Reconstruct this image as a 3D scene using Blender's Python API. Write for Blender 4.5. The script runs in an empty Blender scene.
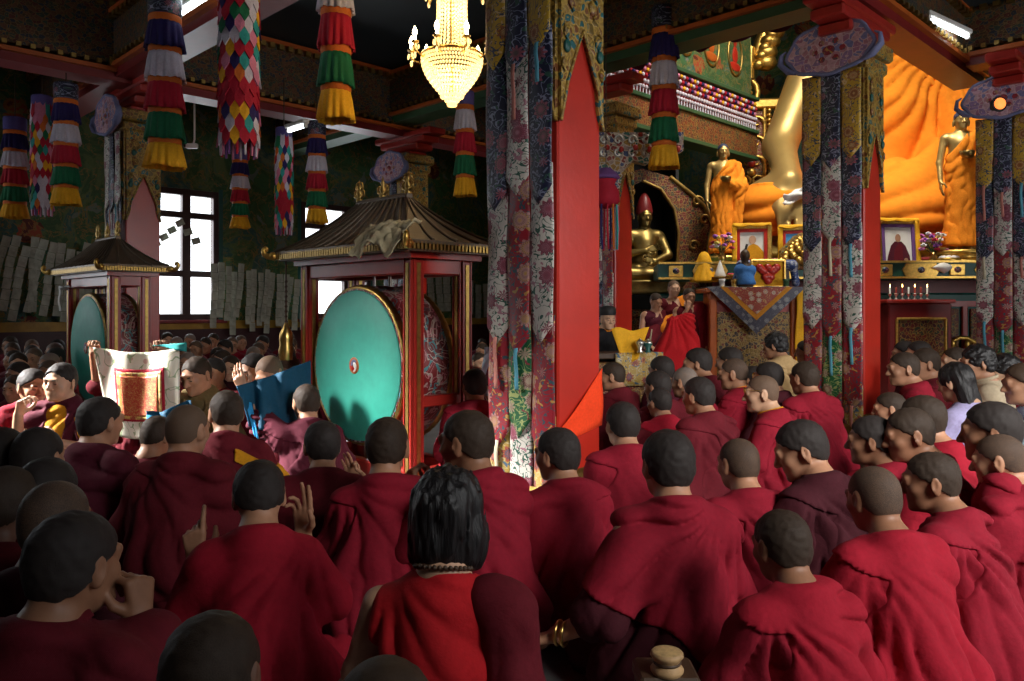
import bpy, bmesh, math, random
import numpy as np
from concurrent.futures import ThreadPoolExecutor
POOL = ThreadPoolExecutor(4)
from mathutils import Vector, Matrix, Euler
random.seed(7)
S = bpy.context.scene
C = S.collection
PI = math.pi
F, CX, HY, CZ = 790.0, 512.0, 310.0, 1.25      # focal length in pixels, principal column, horizon row, eye height

def at(px, py, d):
    "world point seen at pixel (px, py), d metres ahead of the camera"
    return Vector(((px - CX) / F * d, d, CZ + (HY - py) / F * d))
Q = math.sqrt(.5)
def hall(a, b, z=0.0):
    "hall coordinates: a runs towards the altar, b towards the window wall"
    return Vector(((a - b) * Q, (a + b) * Q, z))

# ------------------------------------------------------------------ objects
def tag(o, label=None, cat=None, group=None, kind=None):
    if label: o['label'] = label
    if cat: o['category'] = cat
    if group: o['group'] = group
    if kind: o['kind'] = kind
    return o
def empty(name, loc=(0, 0, 0), rz=0.0, sc=1.0):
    o = bpy.data.objects.new(name, None); C.objects.link(o)
    o.empty_display_size = .1
    o.location = loc; o.rotation_euler = (0, 0, rz); o.scale = (sc, sc, sc)
    return o
def link(name, me, mat=None, parent=None, loc=None, rot=None, sc=None):
    o = bpy.data.objects.new(name, me); C.objects.link(o)
    if mat is not None:
        for m in (mat if isinstance(mat, (list, tuple)) else [mat]): me.materials.append(m)
    if parent is not None: o.parent = parent
    if loc is not None: o.location = loc
    if rot is not None: o.rotation_euler = rot
    if sc is not None: o.scale = sc if isinstance(sc, (tuple, list)) else (sc, sc, sc)
    return o
def copy_tree(o, parent=None):
    c = o.copy(); C.objects.link(c); c.parent = parent
    for ch in list(o.children): copy_tree(ch, c)
    return c
def np_mesh(name, v, f, smooth=True):
    me = bpy.data.meshes.new(name)
    f = np.asarray(f, dtype=np.int32)
    me.vertices.add(len(v)); me.vertices.foreach_set('co', np.asarray(v, dtype=np.float32).ravel())
    n = f.shape[1]
    me.loops.add(f.size); me.loops.foreach_set('vertex_index', f.ravel())
    me.polygons.add(len(f)); me.polygons.foreach_set('loop_start', np.arange(0, f.size, n, dtype=np.int32))
    try: me.polygons.foreach_set('loop_total', np.full(len(f), n, dtype=np.int32))
    except Exception: pass
    me.polygons.foreach_set('use_smooth', np.full(len(f), smooth))
    me.update(calc_edges=True); me.validate()
    return me

class MB:
    "collects boxes, tubes, lathes and prisms into one mesh"
    def __init__(s): s.v = []; s.f = []; s.sm = []; s.M = Matrix.Identity(4); s.mi = []; s.m = 0
    def add(s, vs, fs, smooth=False):
        n = len(s.v)
        s.v += [tuple(s.M @ Vector(x)) for x in vs]
        for q in fs: s.f.append([i + n for i in q]); s.sm.append(smooth); s.mi.append(s.m)
        return s
    def box(s, c, size, rz=0.0, taper=1.0, R=None):
        x, y, z = size[0] / 2, size[1] / 2, size[2] / 2
        R = R or Matrix.Rotation(rz, 3, 'Z')
        vs = []
        for dz, t in ((-z, 1.0), (z, taper)):
            for dx, dy in ((-x, -y), (x, -y), (x, y), (-x, y)):
                vs.append(Vector(c) + R @ Vector((dx * t, dy * t, dz)))
        return s.add(vs, [(3, 2, 1, 0), (4, 5, 6, 7), (0, 1, 5, 4), (1, 2, 6, 5), (2, 3, 7, 6), (3, 0, 4, 7)])
    def bbox(s, c, size, bev=.01, rz=0.0):
        "box with chamfered vertical and horizontal edges"
        x, y, z = size[0] / 2, size[1] / 2, size[2] / 2
        b = min(bev, x * .45, y * .45, z * .45)
        R = Matrix.Rotation(rz, 3, 'Z'); vs = []
        def ring(xx, yy, zz, bb):
            for dx, dy in ((-xx + bb, -yy), (xx - bb, -yy), (xx, -yy + bb), (xx, yy - bb), (xx - bb, yy), (-xx + bb, yy), (-xx, yy - bb), (-xx, -yy + bb)):
                vs.append(Vector(c) + R @ Vector((dx, dy, zz)))
        ring(x - b, y - b, -z, b * .5); ring(x, y, -z + b, b); ring(x, y, z - b, b); ring(x - b, y - b, z, b * .5)
        fs = [tuple(range(7, -1, -1)), tuple(range(24, 32))]
        for k in range(3):
            for i in range(8): fs.append((k * 8 + i, k * 8 + (i + 1) % 8, k * 8 + 8 + (i + 1) % 8, k * 8 + 8 + i))
        return s.add(vs, fs)
    def tube(s, pts, r, n=10, closed=False, cap=True, flat=1.0):
        pts = [Vector(p) for p in pts]; L = len(pts)
        rs = r if isinstance(r, (list, tuple)) else [r] * L
        vs = []; fs = []; up = Vector((0, 0, 1)); px = None
        for i, p in enumerate(pts):
            if closed: t = pts[(i + 1) % L] - pts[i - 1]
            else: t = pts[min(i + 1, L - 1)] - pts[max(i - 1, 0)]
            t = t.normalized() if t.length > 1e-9 else Vector((0, 0, 1))
            if px is None:
                a = up if abs(t.dot(up)) < .9 else Vector((1, 0, 0))
                px = t.cross(a).normalized()
            else:
                px = (px - t * px.dot(t)); px = px.normalized() if px.length > 1e-6 else t.orthogonal().normalized()
            py = t.cross(px)
            for k in range(n):
                an = 2 * PI * k / n
                vs.append(p + (px * math.cos(an) + py * math.sin(an) * flat) * rs[i])
        for i in range(L if closed else L - 1):
            j = (i + 1) % L
            for k in range(n): fs.append((i * n + k, i * n + (k + 1) % n, j * n + (k + 1) % n, j * n + k))
        s.add(vs, fs, True)
        if cap and not closed:
            s.add(vs[:n], [tuple(range(n - 1, -1, -1))]); s.add(vs[-n:], [tuple(range(n))])
        return s
    def lathe(s, prof, n=24, c=(0, 0, 0), smooth=True, sx=1.0, sy=1.0, wob=None):
        vs = []; fs = []
        for j, (r, z) in enumerate(prof):
            for k in range(n):
                a = 2 * PI * k / n
                rr = r if wob is None else r * wob(a, z, j)
                vs.append((c[0] + rr * math.cos(a) * sx, c[1] + rr * math.sin(a) * sy, c[2] + z))
        for j in range(len(prof) - 1):
            for k in range(n): fs.append((j * n + k, j * n + (k + 1) % n, (j + 1) * n + (k + 1) % n, (j + 1) * n + k))
        s.add(vs, fs, smooth)
        if prof[0][0] > 1e-4: s.add(vs[:n], [tuple(range(n - 1, -1, -1))])
        if prof[-1][0] > 1e-4: s.add(vs[-n:], [tuple(range(n))])
        return s
    def prism(s, poly, y0, y1):
        "outline in x,z pushed from y0 to y1"
        n = len(poly)
        vs = [(x, y0, z) for x, z in poly] + [(x, y1, z) for x, z in poly]
        fs = [tuple(range(n)), tuple(range(2 * n - 1, n - 1, -1))]
        for i in range(n): fs.append((i, i + n, (i + 1) % n + n, (i + 1) % n))
        return s.add(vs, fs)
    def ball(s, c, r, n=10, m=7):
        r = r if isinstance(r, (tuple, list)) else (r, r, r)
        prof = [(max(math.sin(PI * i / m), 1e-5), -math.cos(PI * i / m)) for i in range(m + 1)]
        vs = []; fs = []
        for rr, z in prof:
            for k in range(n):
                a = 2 * PI * k / n
                vs.append((c[0] + rr * math.cos(a) * r[0], c[1] + rr * math.sin(a) * r[1], c[2] + z * r[2]))
        for j in range(m):
            for k in range(n): fs.append((j * n + k, j * n + (k + 1) % n, (j + 1) * n + (k + 1) % n, (j + 1) * n + k))
        return s.add(vs, fs, True)
    def grid(s, fn, nu, nv, thick=0.0, smooth=True):
        "sheet from fn(u, v) -> point, u and v in 0..1; thick adds a second face behind"
        top = [[Vector(fn(i / nu, j / nv)) for j in range(nv + 1)] for i in range(nu + 1)]
        w = nv + 1
        vs = [top[i][j] for i in range(nu + 1) for j in range(nv + 1)]
        fs = [(i * w + j, (i + 1) * w + j, (i + 1) * w + j + 1, i * w + j + 1) for i in range(nu) for j in range(nv)]
        if thick:
            nrm = []
            for i in range(nu + 1):
                for j in range(nv + 1):
                    a = top[min(i + 1, nu)][j] - top[max(i - 1, 0)][j]; b = top[i][min(j + 1, nv)] - top[i][max(j - 1, 0)]
                    c = a.cross(b); nrm.append(c.normalized() if c.length > 1e-12 else Vector((0, 0, 1)))
            n = len(vs)
            vs = vs + [vs[k] - nrm[k] * thick for k in range(n)]
            fs = fs + [tuple(x + n for x in reversed(q)) for q in fs]
            rim = [i * w for i in range(nu + 1)] + [nu * w + j for j in range(1, nv + 1)] + [i * w + nv for i in range(nu - 1, -1, -1)] + [j for j in range(nv - 1, 0, -1)]
            m = len(rim)
            for k in range(m): a, b = rim[k], rim[(k + 1) % m]; fs.append((a, a + n, b + n, b))
        return s.add(vs, fs, smooth)
    def build(s, name, mat=None, parent=None, loc=None, rot=None, sc=None):
        me = bpy.data.meshes.new(name)
        me.from_pydata(s.v, [], s.f)
        me.polygons.foreach_set('use_smooth', s.sm)
        o = link(name, me, mat, parent, loc, rot, sc)
        if s.m: me.polygons.foreach_set('material_index', s.mi)
        me.update()
        return o

# ------------------------------------------------------------------ smooth implicit surfaces
def _lat(n, seed):
    r = np.random.RandomState(seed); return r.rand(n, n, n).astype(np.float32)
_L = _lat(32, 11)
def noise(p, sc, seed=0):
    "trilinear value noise, -1..1"
    q = p * sc + np.array([seed * 3.17, seed * 1.73, seed * 5.31], dtype=np.float32)
    i = np.floor(q).astype(np.int32); f = q - i; f = f * f * (3 - 2 * f)
    i0 = i % 32; i1 = (i + 1) % 32
    def g(a, b, c): return _L[a, b, c]
    x0, y0, z0 = i0.T; x1, y1, z1 = i1.T; fx, fy, fz = f.T
    c00 = g(x0, y0, z0) * (1 - fx) + g(x1, y0, z0) * fx; c10 = g(x0, y1, z0) * (1 - fx) + g(x1, y1, z0) * fx
    c01 = g(x0, y0, z1) * (1 - fx) + g(x1, y0, z1) * fx; c11 = g(x0, y1, z1) * (1 - fx) + g(x1, y1, z1) * fx
    return (((c00 * (1 - fy) + c10 * fy) * (1 - fz) + (c01 * (1 - fy) + c11 * fy) * fz) * 2 - 1).astype(np.float32)
def A3(v): return np.array([v[0], v[1], v[2]], dtype=np.float32)
def sstep(x, a, b):
    t = np.clip((x - a) / (b - a), 0, 1); return t * t * (3 - 2 * t)
class SDF:
    def __init__(s): s.ops = []; s.lo = np.full(3, 1e9); s.hi = np.full(3, -1e9)
    def _bb(s, c, r, op):
        if op == 'u': s.lo = np.minimum(s.lo, c - r); s.hi = np.maximum(s.hi, c + r)
    def cap(s, a, b, ra, rb=None, k=.02, op='u'):
        a, b = A3(a), A3(b); rb = ra if rb is None else rb
        s._bb(a, ra, op); s._bb(b, rb, op); s.ops.append(('c', op, k, a, b, ra, rb)); return s
    def path(s, pts, rs, k=.02, op='u'):
        for i in range(len(pts) - 1): s.cap(pts[i], pts[i + 1], rs[i], rs[i + 1], k, op)
        return s
    def ell(s, c, r, k=.02, op='u', R=None):
        c = A3(c); r = np.array(r, dtype=np.float32) if not np.isscalar(r) else np.full(3, r, dtype=np.float32)
        R = None if R is None else np.array(R, dtype=np.float32)
        s._bb(c, float(r.max()) if R is not None else r, op); s.ops.append(('e', op, k, c, r, R)); return s
    def tor(s, c, R0, r, k=.02, op='u', R=None, sy=1.0):
        c = A3(c); R = None if R is None else np.array(R, dtype=np.float32)
        s._bb(c, R0 + r, op); s.ops.append(('t', op, k, c, R0, r, R, sy)); return s
    def copy(s):
        o = SDF(); o.ops = list(s.ops); o.lo = s.lo.copy(); o.hi = s.hi.copy(); return o
    def __call__(s, p):
        D = None
        for o in s.ops:
            if o[0] == 'c':
                a, b, ra, rb = o[3:]; ba = b - a; l2 = max(float(ba @ ba), 1e-9)
                q = p - a; t = np.clip((q @ ba) / l2, 0, 1)
                q = q - t[:, None] * ba
                d = np.sqrt(np.einsum('ij,ij->i', q, q)) - (ra + (rb - ra) * t)
            elif o[0] == 'e':
                c, r, R = o[3:]; q = p - c
                if R is not None: q = q @ R
                u = q / r; k0 = np.sqrt(np.einsum('ij,ij->i', u, u)); u = u / r
                k1 = np.sqrt(np.einsum('ij,ij->i', u, u)) + 1e-9
                d = k0 * (k0 - 1) / k1
                d = np.where(k0 < 1e-3, -float(r.min()), d)
            else:
                c, R0, r, R, sy = o[3:]; q = p - c
                if R is not None: q = q @ R
                l = np.sqrt(q[:, 0] ** 2 + (q[:, 1] / sy) ** 2) - R0
                d = np.sqrt(l * l + q[:, 2] ** 2) - r
            k = o[2]
            if D is None: D = d; continue
            if o[1] == 'u':
                h = np.clip(.5 + .5 * (d - D) / k, 0, 1); D = d * (1 - h) + D * h - k * h * (1 - h)
            else:
                h = np.clip(.5 - .5 * (d + D) / k, 0, 1); D = D * (1 - h) - d * h + k * h * (1 - h)
        return D.astype(np.float32)

def mesh_fn(f, lo, hi, h, B=8):
    "surface nets over the zero level of f; only blocks near the surface are sampled"
    lo = np.asarray(lo, dtype=np.float64) - 2.5 * h; hi = np.asarray(hi, dtype=np.float64) + 2.5 * h
    nb = np.maximum(np.ceil((hi - lo) / h / B).astype(int), 1); n = nb * B
    bc = np.stack(np.meshgrid(*[(np.arange(m) + .5) * B - .5 for m in nb], indexing='ij'), -1).reshape(-1, 3)
    dc = f((bc * h + lo).astype(np.float32))
    act = np.abs(dc) < B * h * .87 * 1.5 + .012
    D = np.empty(tuple(n), dtype=np.float32)
    V = D.reshape(nb[0], B, nb[1], B, nb[2], B).transpose(0, 2, 4, 1, 3, 5)
    V[...] = dc.reshape(tuple(nb))[:, :, :, None, None, None]
    off = np.stack(np.meshgrid(*[np.arange(B)] * 3, indexing='ij'), -1).reshape(-1, 3) - (B - 1) / 2
    ib = np.where(act)[0]; out = np.empty((len(ib), B ** 3), dtype=np.float32)
    def job(k):
        q = ib[k:k + 40]
        pts = (bc[q][:, None, :] + off[None]).reshape(-1, 3) * h + lo
        out[k:k + 40] = f(pts.astype(np.float32)).reshape(len(q), -1)
    list(POOL.map(job, range(0, len(ib), 40)))
    V[act.reshape(tuple(nb))] = out.reshape(-1, B, B, B)
    D[0] = D[-1] = 1; D[:, 0] = D[:, -1] = 1; D[:, :, 0] = D[:, :, -1] = 1
    s = D < 0
    sl = [slice(None, -1), slice(1, None)]
    an = np.zeros(tuple(n - 1), dtype=bool); al = np.ones(tuple(n - 1), dtype=bool)
    for i in (0, 1):
        for j in (0, 1):
            for k in (0, 1):
                q = s[sl[i], sl[j], sl[k]]; an |= q; al &= q
    cell = an & ~al
    ci = np.argwhere(cell); idx = np.full(cell.shape, -1, dtype=np.int32); idx[cell] = np.arange(len(ci))
    cor = [(i, j, k) for i in (0, 1) for j in (0, 1) for k in (0, 1)]
    val = np.stack([D[ci[:, 0] + a, ci[:, 1] + b, ci[:, 2] + c] for a, b, c in cor], 1)
    acc = np.zeros((len(ci), 3)); cnt = np.zeros(len(ci))
    for a in range(8):
        for b in range(a + 1, 8):
            ca, cb = np.array(cor[a]), np.array(cor[b])
            if np.abs(ca - cb).sum() != 1: continue
            x, y = val[:, a], val[:, b]; m = (x < 0) != (y < 0)
            t = np.where(m, x / np.where(m, x - y, 1), 0)
            acc += np.where(m[:, None], ca + t[:, None] * (cb - ca), 0); cnt += m
    v = (ci + acc / np.maximum(cnt, 1)[:, None]) * h + lo
    fs = []
    for ax in range(3):
        o = [1 if k == ax else 0 for k in range(3)]
        a = s[tuple(slice(0, n[k] - o[k]) for k in range(3))]; b = s[tuple(slice(o[k], n[k]) for k in range(3))]
        e = np.argwhere(a != b); u, w = [(1, 2), (2, 0), (0, 1)][ax]
        e = e[(e[:, u] > 0) & (e[:, w] > 0) & (e[:, u] < n[u] - 1) & (e[:, w] < n[w] - 1)]
        fl = a[tuple(e.T)]
        du = np.zeros(3, int); du[u] = 1; dw = np.zeros(3, int); dw[w] = 1
        q = np.stack([idx[tuple((e - du - dw).T)], idx[tuple((e - dw).T)], idx[tuple(e.T)], idx[tuple((e - du).T)]], 1)
        q[~fl] = q[~fl][:, ::-1]
        fs.append(q)
    fs = np.concatenate(fs); fs = fs[(fs >= 0).all(1)]
    return v.astype(np.float32), fs
def normals(v, f):
    n = np.zeros_like(v); a = v[f[:, 2]] - v[f[:, 0]]; b = v[f[:, 3]] - v[f[:, 1]]; c = np.cross(a, b)
    for k in range(4): np.add.at(n, f[:, k], c)
    return n / (np.linalg.norm(n, axis=1, keepdims=True) + 1e-12)
# ------------------------------------------------------------------ materials
class NT:
    def __init__(s, name):
        s.m = bpy.data.materials.new(name); s.m.use_nodes = True
        s.t = s.m.node_tree; s.b = s.t.nodes['Principled BSDF']; s._c = None
    def n(s, kind, **kw):
        o = s.t.nodes.new('ShaderNode' + kind)
        for k, v in kw.items():
            if k.startswith('i_'): o.inputs[k[2:].replace('_', ' ')].default_value = v
            else: setattr(o, k, v)
        return o
    def l(s, a, b): s.t.links.new(a, b); return b
    def co(s, scale=(1, 1, 1), rot=(0, 0, 0), src='Object'):
        tc = s.n('TexCoord'); mp = s.n('Mapping'); s.l(tc.outputs[src], mp.inputs['Vector'])
        mp.inputs['Scale'].default_value = scale if isinstance(scale, tuple) else (scale,) * 3
        mp.inputs['Rotation'].default_value = rot
        return mp.outputs[0]
    def noise(s, co, scale=5.0, detail=3.0, rough=.55, dist=0.0):
        o = s.n('TexNoise'); s.l(co, o.inputs['Vector'])
        for k, v in (('Scale', scale), ('Detail', detail), ('Roughness', rough), ('Distortion', dist)): o.inputs[k].default_value = v
        return o.outputs['Fac']
    def voro(s, co, scale=5.0, feature='F1', rnd=1.0, out='Distance'):
        o = s.n('TexVoronoi', feature=feature); s.l(co, o.inputs['Vector'])
        o.inputs['Scale'].default_value = scale; o.inputs['Randomness'].default_value = rnd
        return o.outputs[out]
    def wave(s, co, scale=5.0, dist=0.0, typ='BANDS', dir='X', detail=0.0, prof='SIN'):
        o = s.n('TexWave', wave_type=typ, wave_profile=prof); s.l(co, o.inputs['Vector'])
        if typ == 'BANDS': o.bands_direction = dir
        o.inputs['Scale'].default_value = scale; o.inputs['Distortion'].default_value = dist; o.inputs['Detail'].default_value = detail
        return o.outputs['Fac']
    def ramp(s, fac, stops, mode='LINEAR'):
        o = s.n('ValToRGB'); o.color_ramp.interpolation = mode
        e = o.color_ramp.elements
        while len(e) < len(stops): e.new(.5)
        for k, (p, c) in enumerate(stops):
            e[k].position = p; e[k].color = c if len(c) == 4 else (*c, 1)
        s.l(fac, o.inputs['Fac']); return o.outputs['Color']
    def mix(s, fac, a, b, blend='MIX'):
        o = s.n('Mix', data_type='RGBA', blend_type=blend)
        for v, i in ((fac, 0), (a, 6), (b, 7)):
            if hasattr(v, 'links'): s.l(v, o.inputs[i])
            elif i == 0: o.inputs[0].default_value = v
            else: o.inputs[i].default_value = v if len(v) == 4 else (*v, 1)
        return o.outputs[2]
    def math(s, op, a, b=None, c=None, clamp=False):
        o = s.n('Math', operation=op, use_clamp=clamp)
        for v, i in ((a, 0), (b, 1), (c, 2)):
            if v is None: continue
            if hasattr(v, 'links'): s.l(v, o.inputs[i])
            else: o.inputs[i].default_value = v
        return o.outputs[0]
    def bump(s, h, strength=.3, dist=.01):
        o = s.n('Bump'); s.l(h, o.inputs['Height']); o.inputs['Strength'].default_value = strength; o.inputs['Distance'].default_value = dist
        s.l(o.outputs[0], s.b.inputs['Normal'])
    def sep(s, co):
        o = s.n('SeparateXYZ'); s.l(co, o.inputs[0]); return o.outputs
    def out(s, col, rough=.6, metal=0.0, spec=.4, sheen=0.0):
        i = s.b.inputs
        if hasattr(col, 'links'): s.l(col, i['Base Color'])
        else: i['Base Color'].default_value = col if len(col) == 4 else (*col, 1)
        if hasattr(rough, 'links'): s.l(rough, i['Roughness'])
        else: i['Roughness'].default_value = rough
        i['Metallic'].default_value = metal; i['Specular IOR Level'].default_value = spec
        if sheen: i['Sheen Weight'].default_value = sheen; i['Sheen Roughness'].default_value = .5
        return s.m
def sh(c, f): return tuple(min(1.0, x * f) for x in c)

def m_plain(name, c, rough=.6, metal=0.0, var=.25, sc=6.0, bump=.15, spec=.4):
    t = NT(name); co = t.co()
    n = t.noise(co, sc, 4)
    col = t.ramp(n, [(.25, sh(c, 1 - var)), (.75, sh(c, 1 + var))])
    if bump: t.bump(t.noise(co, sc * 7, 3), bump, .004)
    return t.out(col, rough, metal, spec)
def m_cloth(name, c, var=.22, weave=900.0, rough=.88, sheen=.0, bump=.35):
    t = NT(name); co = t.co()
    n = t.noise(co, 3.0, 4, .6)
    n2 = t.noise(co, 60.0, 2)
    col = t.ramp(n, [(.25, sh(c, 1 - var)), (.75, sh(c, 1 + var))])
    col = t.mix(.25, col, t.ramp(n2, [(.3, sh(c, .65)), (.7, sh(c, 1.3))]))
    w = t.math('ADD', t.noise(co, 26.0, 4, .6), t.math('MULTIPLY', t.wave(co, weave / 6.3, 0, 'BANDS', 'DIAGONAL'), .04))
    t.bump(w, bump, .012)
    return t.out(col, rough, 0, .2, sheen)
def m_skin(name, c):
    t = NT(name); co = t.co()
    n = t.noise(co, 14.0, 3)
    col = t.ramp(n, [(.3, sh(c, .82)), (.7, sh(c, 1.12))])
    t.bump(t.noise(co, 160.0, 2), .08, .003)
    m = t.out(col, .48, 0, .38)
    return m
def m_hair(name, dark, skin, cover):
    "cropped hair: dark stubble over skin"
    t = NT(name); co = t.co()
    n = t.noise(co, 420.0, 2, .7); b = t.noise(co, 9.0, 2)
    f = t.math('ADD', n, t.math('MULTIPLY', t.math('SUBTRACT', b, .5), .35))
    col = t.ramp(f, [(max(cover - .2, 0), skin), (cover, dark)]) if cover > 0 else dark
    col = t.ramp(f, [(1 - cover - .12, dark), (1 - cover + .3, skin)])
    t.bump(n, .35, .004)
    return t.out(col, .6, 0, .16)
def m_metal(name, c, rough=.32, bump=.2, sc=30.0, var=.3, metal=1.0):
    t = NT(name); co = t.co()
    n = t.noise(co, sc, 4)
    col = t.ramp(n, [(.3, sh(c, 1 - var)), (.7, sh(c, 1 + var * .4))])
    t.bump(n, bump, .006)
    return t.out(col, rough, metal, .5)
def m_emit(name, c, st):
    t = NT(name); t.b.inputs['Emission Color'].default_value = (*c, 1); t.b.inputs['Emission Strength'].default_value = st
    return t.out(c, .5)
def m_brocade(name, ground, flower, vine, accent, sc=6.2, rough=.45):
    "silk brocade: petalled medallions and scrolling vines on a plain ground"
    t = NT(name); o3 = t.sep(t.co()); cb = t.n('CombineXYZ'); t.l(t.math('ADD', o3[0], o3[1]), cb.inputs[0]); t.l(o3[2], cb.inputs[1]); co = cb.outputs[0]
    vo = t.n('TexVoronoi', feature='F1'); t.l(co, vo.inputs['Vector']); vo.inputs['Scale'].default_value = sc; vo.inputs['Randomness'].default_value = .5
    dv = t.n('VectorMath', operation='SUBTRACT'); t.l(co, dv.inputs[0]); t.l(vo.outputs['Position'], dv.inputs[1])
    e = t.sep(dv.outputs[0]); ang = t.math('ARCTAN2', e[1], e[0])
    pet = t.math('MULTIPLY', t.math('COSINE', t.math('MULTIPLY', ang, 9.0)), .040); pet2 = t.math('MULTIPLY', t.math('COSINE', t.math('MULTIPLY', ang, 18.0)), .03)
    d = t.math('ADD', vo.outputs['Distance'], pet); d2 = t.math('ADD', vo.outputs['Distance'], pet2)
    med = t.ramp(d2, [(0.0, accent), (.07, flower), (.13, sh(flower, .35)), (.16, flower), (.25, accent), (.285, sh(flower, .5)), (.32, flower)], 'CONSTANT')
    mask = t.math('LESS_THAN', d, .37)
    v = t.noise(co, sc * 2.2, 1, .4, 1.8)
    vm = t.math('LESS_THAN', t.math('ABSOLUTE', t.math('SUBTRACT', v, .5)), .032)
    v2 = t.noise(co, sc * 3.4, 0, .4, 1.4)
    vm2 = t.math('GREATER_THAN', v2, .69)
    base = t.mix(vm, ground, vine); base = t.mix(vm2, base, accent)
    col = t.mix(mask, base, med)
    fine = t.noise(co, 300.0, 2)
    col = t.mix(.35, col, t.ramp(fine, [(.3, (.35, .35, .35)), (.7, (1, 1, 1))]), 'MULTIPLY')
    t.bump(vo.outputs['Distance'], .15, .004)
    return t.out(col, rough, 0, .45)
def m_ornate(name, cols, sc=14.0, gold=(.45, .27, .05), rough=.5, bump=.6, line=.06, stretch=(1, 1, 1)):
    "carved and painted work: little coloured cells with raised gilt edges"
    t = NT(name); co0 = t.co(stretch)
    w = t.n('TexNoise'); t.l(co0, w.inputs['Vector']); w.inputs['Scale'].default_value = sc * .6; w.inputs['Detail'].default_value = 2
    co = t.mix(.06, co0, w.outputs['Color'], 'ADD')
    cc = t.voro(co, sc, 'F1', .9, 'Color'); e = t.voro(co, sc, 'DISTANCE_TO_EDGE', .9)
    s = t.n('SeparateColor'); t.l(cc, s.inputs[0])
    k = len(cols)
    col = t.ramp(s.outputs[0], [(i / k, c) for i, c in enumerate(cols)], 'CONSTANT')
    d = t.voro(co, sc, 'F1', .9)
    col = t.mix(t.math('LESS_THAN', d, .16), col, gold)
    em = t.math('LESS_THAN', e, line)
    col = t.mix(em, col, gold)
    col = t.mix(.5, col, t.ramp(t.noise(co0, sc * 2.2, 3), [(.3, (.25, .25, .25)), (.7, (1, 1, 1))]), 'MULTIPLY')
    t.bump(t.math('MINIMUM', e, .2), bump, .02)
    return t.out(col, rough, 0.0, .4)
def m_mural(name, sc=1.0):
    "landscape mural: green hills, seated figures as orange and red patches, pale clouds, teal waters"
    t = NT(name); co = t.co(sc)
    n = t.noise(co, 1.5, 6, .62, 1.2); n2 = t.noise(co, 4.5, 5, .6, .8)
    col = t.ramp(n, [(.30, (.02, .075, .065)), (.40, (.05, .13, .045)), (.48, (.035, .085, .03)), (.54, (.11, .15, .05)), (.60, (.025, .09, .085)), (.70, (.16, .20, .11))])
    d = t.voro(co, 1.15, 'F1', .55)
    f1 = t.math('LESS_THAN', t.math('ADD', d, t.math('MULTIPLY', t.math('SUBTRACT', n2, .5), .35)), .24)
    fig = t.ramp(n2, [(.36, (.10, .02, .012)), (.45, (.28, .10, .02)), (.52, (.30, .05, .02)), (.6, (.22, .15, .05))], 'CONSTANT')
    col = t.mix(f1, col, fig)
    c2 = t.noise(co, 3.1, 4, .5, 1.0)
    col = t.mix(t.math('GREATER_THAN', c2, .64), col, (.13, .16, .13))
    col = t.mix(t.math('LESS_THAN', t.math('ABSOLUTE', t.math('SUBTRACT', n2, .5)), .012), col, (.22, .14, .04))
    return t.out(col, .62, 0, .3)
# ------------------------------------------------------------------ people
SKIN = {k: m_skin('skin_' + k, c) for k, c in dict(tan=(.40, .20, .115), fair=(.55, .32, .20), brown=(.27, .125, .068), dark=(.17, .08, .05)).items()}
HAIR = {'black': m_hair('hair_black', (.008, .007, .008), (.03, .024, .022), .95), 'crop': m_hair('hair_crop', (.007, .006, .007), (.045, .030, .021), .78),
        'stubble': m_hair('hair_stubble', (.028, .023, .021), (.15, .09, .058), .58), 'grey': m_hair('hair_grey', (.16, .145, .135), (.26, .17, .12), .55),
        'bald': m_hair('hair_bald', (.12, .075, .05), (.30, .165, .10), .35), 'brown': m_hair('hair_brown', (.022, .014, .009), (.06, .038, .025), .8)}
def m_strand():
    t = NT('hair_long'); co = t.co((1, 1, .12))
    n = t.noise(co, 190.0, 3)
    t.bump(n, .6, .006)
    return t.out(t.ramp(n, [(.3, (.004, .004, .005)), (.7, (.016, .013, .013))]), .45, 0, .4)
HAIR['long'] = m_strand()
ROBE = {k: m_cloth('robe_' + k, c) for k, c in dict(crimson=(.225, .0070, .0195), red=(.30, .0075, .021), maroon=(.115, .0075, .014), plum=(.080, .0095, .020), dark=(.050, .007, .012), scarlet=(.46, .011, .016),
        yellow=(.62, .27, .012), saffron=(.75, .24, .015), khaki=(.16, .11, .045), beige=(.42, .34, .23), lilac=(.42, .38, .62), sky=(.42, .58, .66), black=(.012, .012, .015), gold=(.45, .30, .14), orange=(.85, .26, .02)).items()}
def m_belt():
    t = NT('woven_belt'); co = t.co(); w = t.wave(co, 6, 1.2, 'BANDS', 'X'); cc = t.voro(co, 26, 'F1', .9, 'Color'); sp = t.n('SeparateColor'); t.l(cc, sp.inputs[0])
    col = t.ramp(sp.outputs[0], [(0, (.20, .17, .12)), (.3, (.10, .06, .10)), (.5, (.42, .20, .03)), (.68, (.06, .10, .06)), (.84, (.35, .27, .16))], 'CONSTANT'); t.bump(t.wave(co, 90, 0, 'BANDS', 'X'), .5, .004)
    return t.out(col, .8, 0, .2)
M_BELT = m_belt()
M_EYE = m_plain('eye_dark', (.012, .008, .006), .25, 0, .1, 6, 0, .6)

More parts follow.
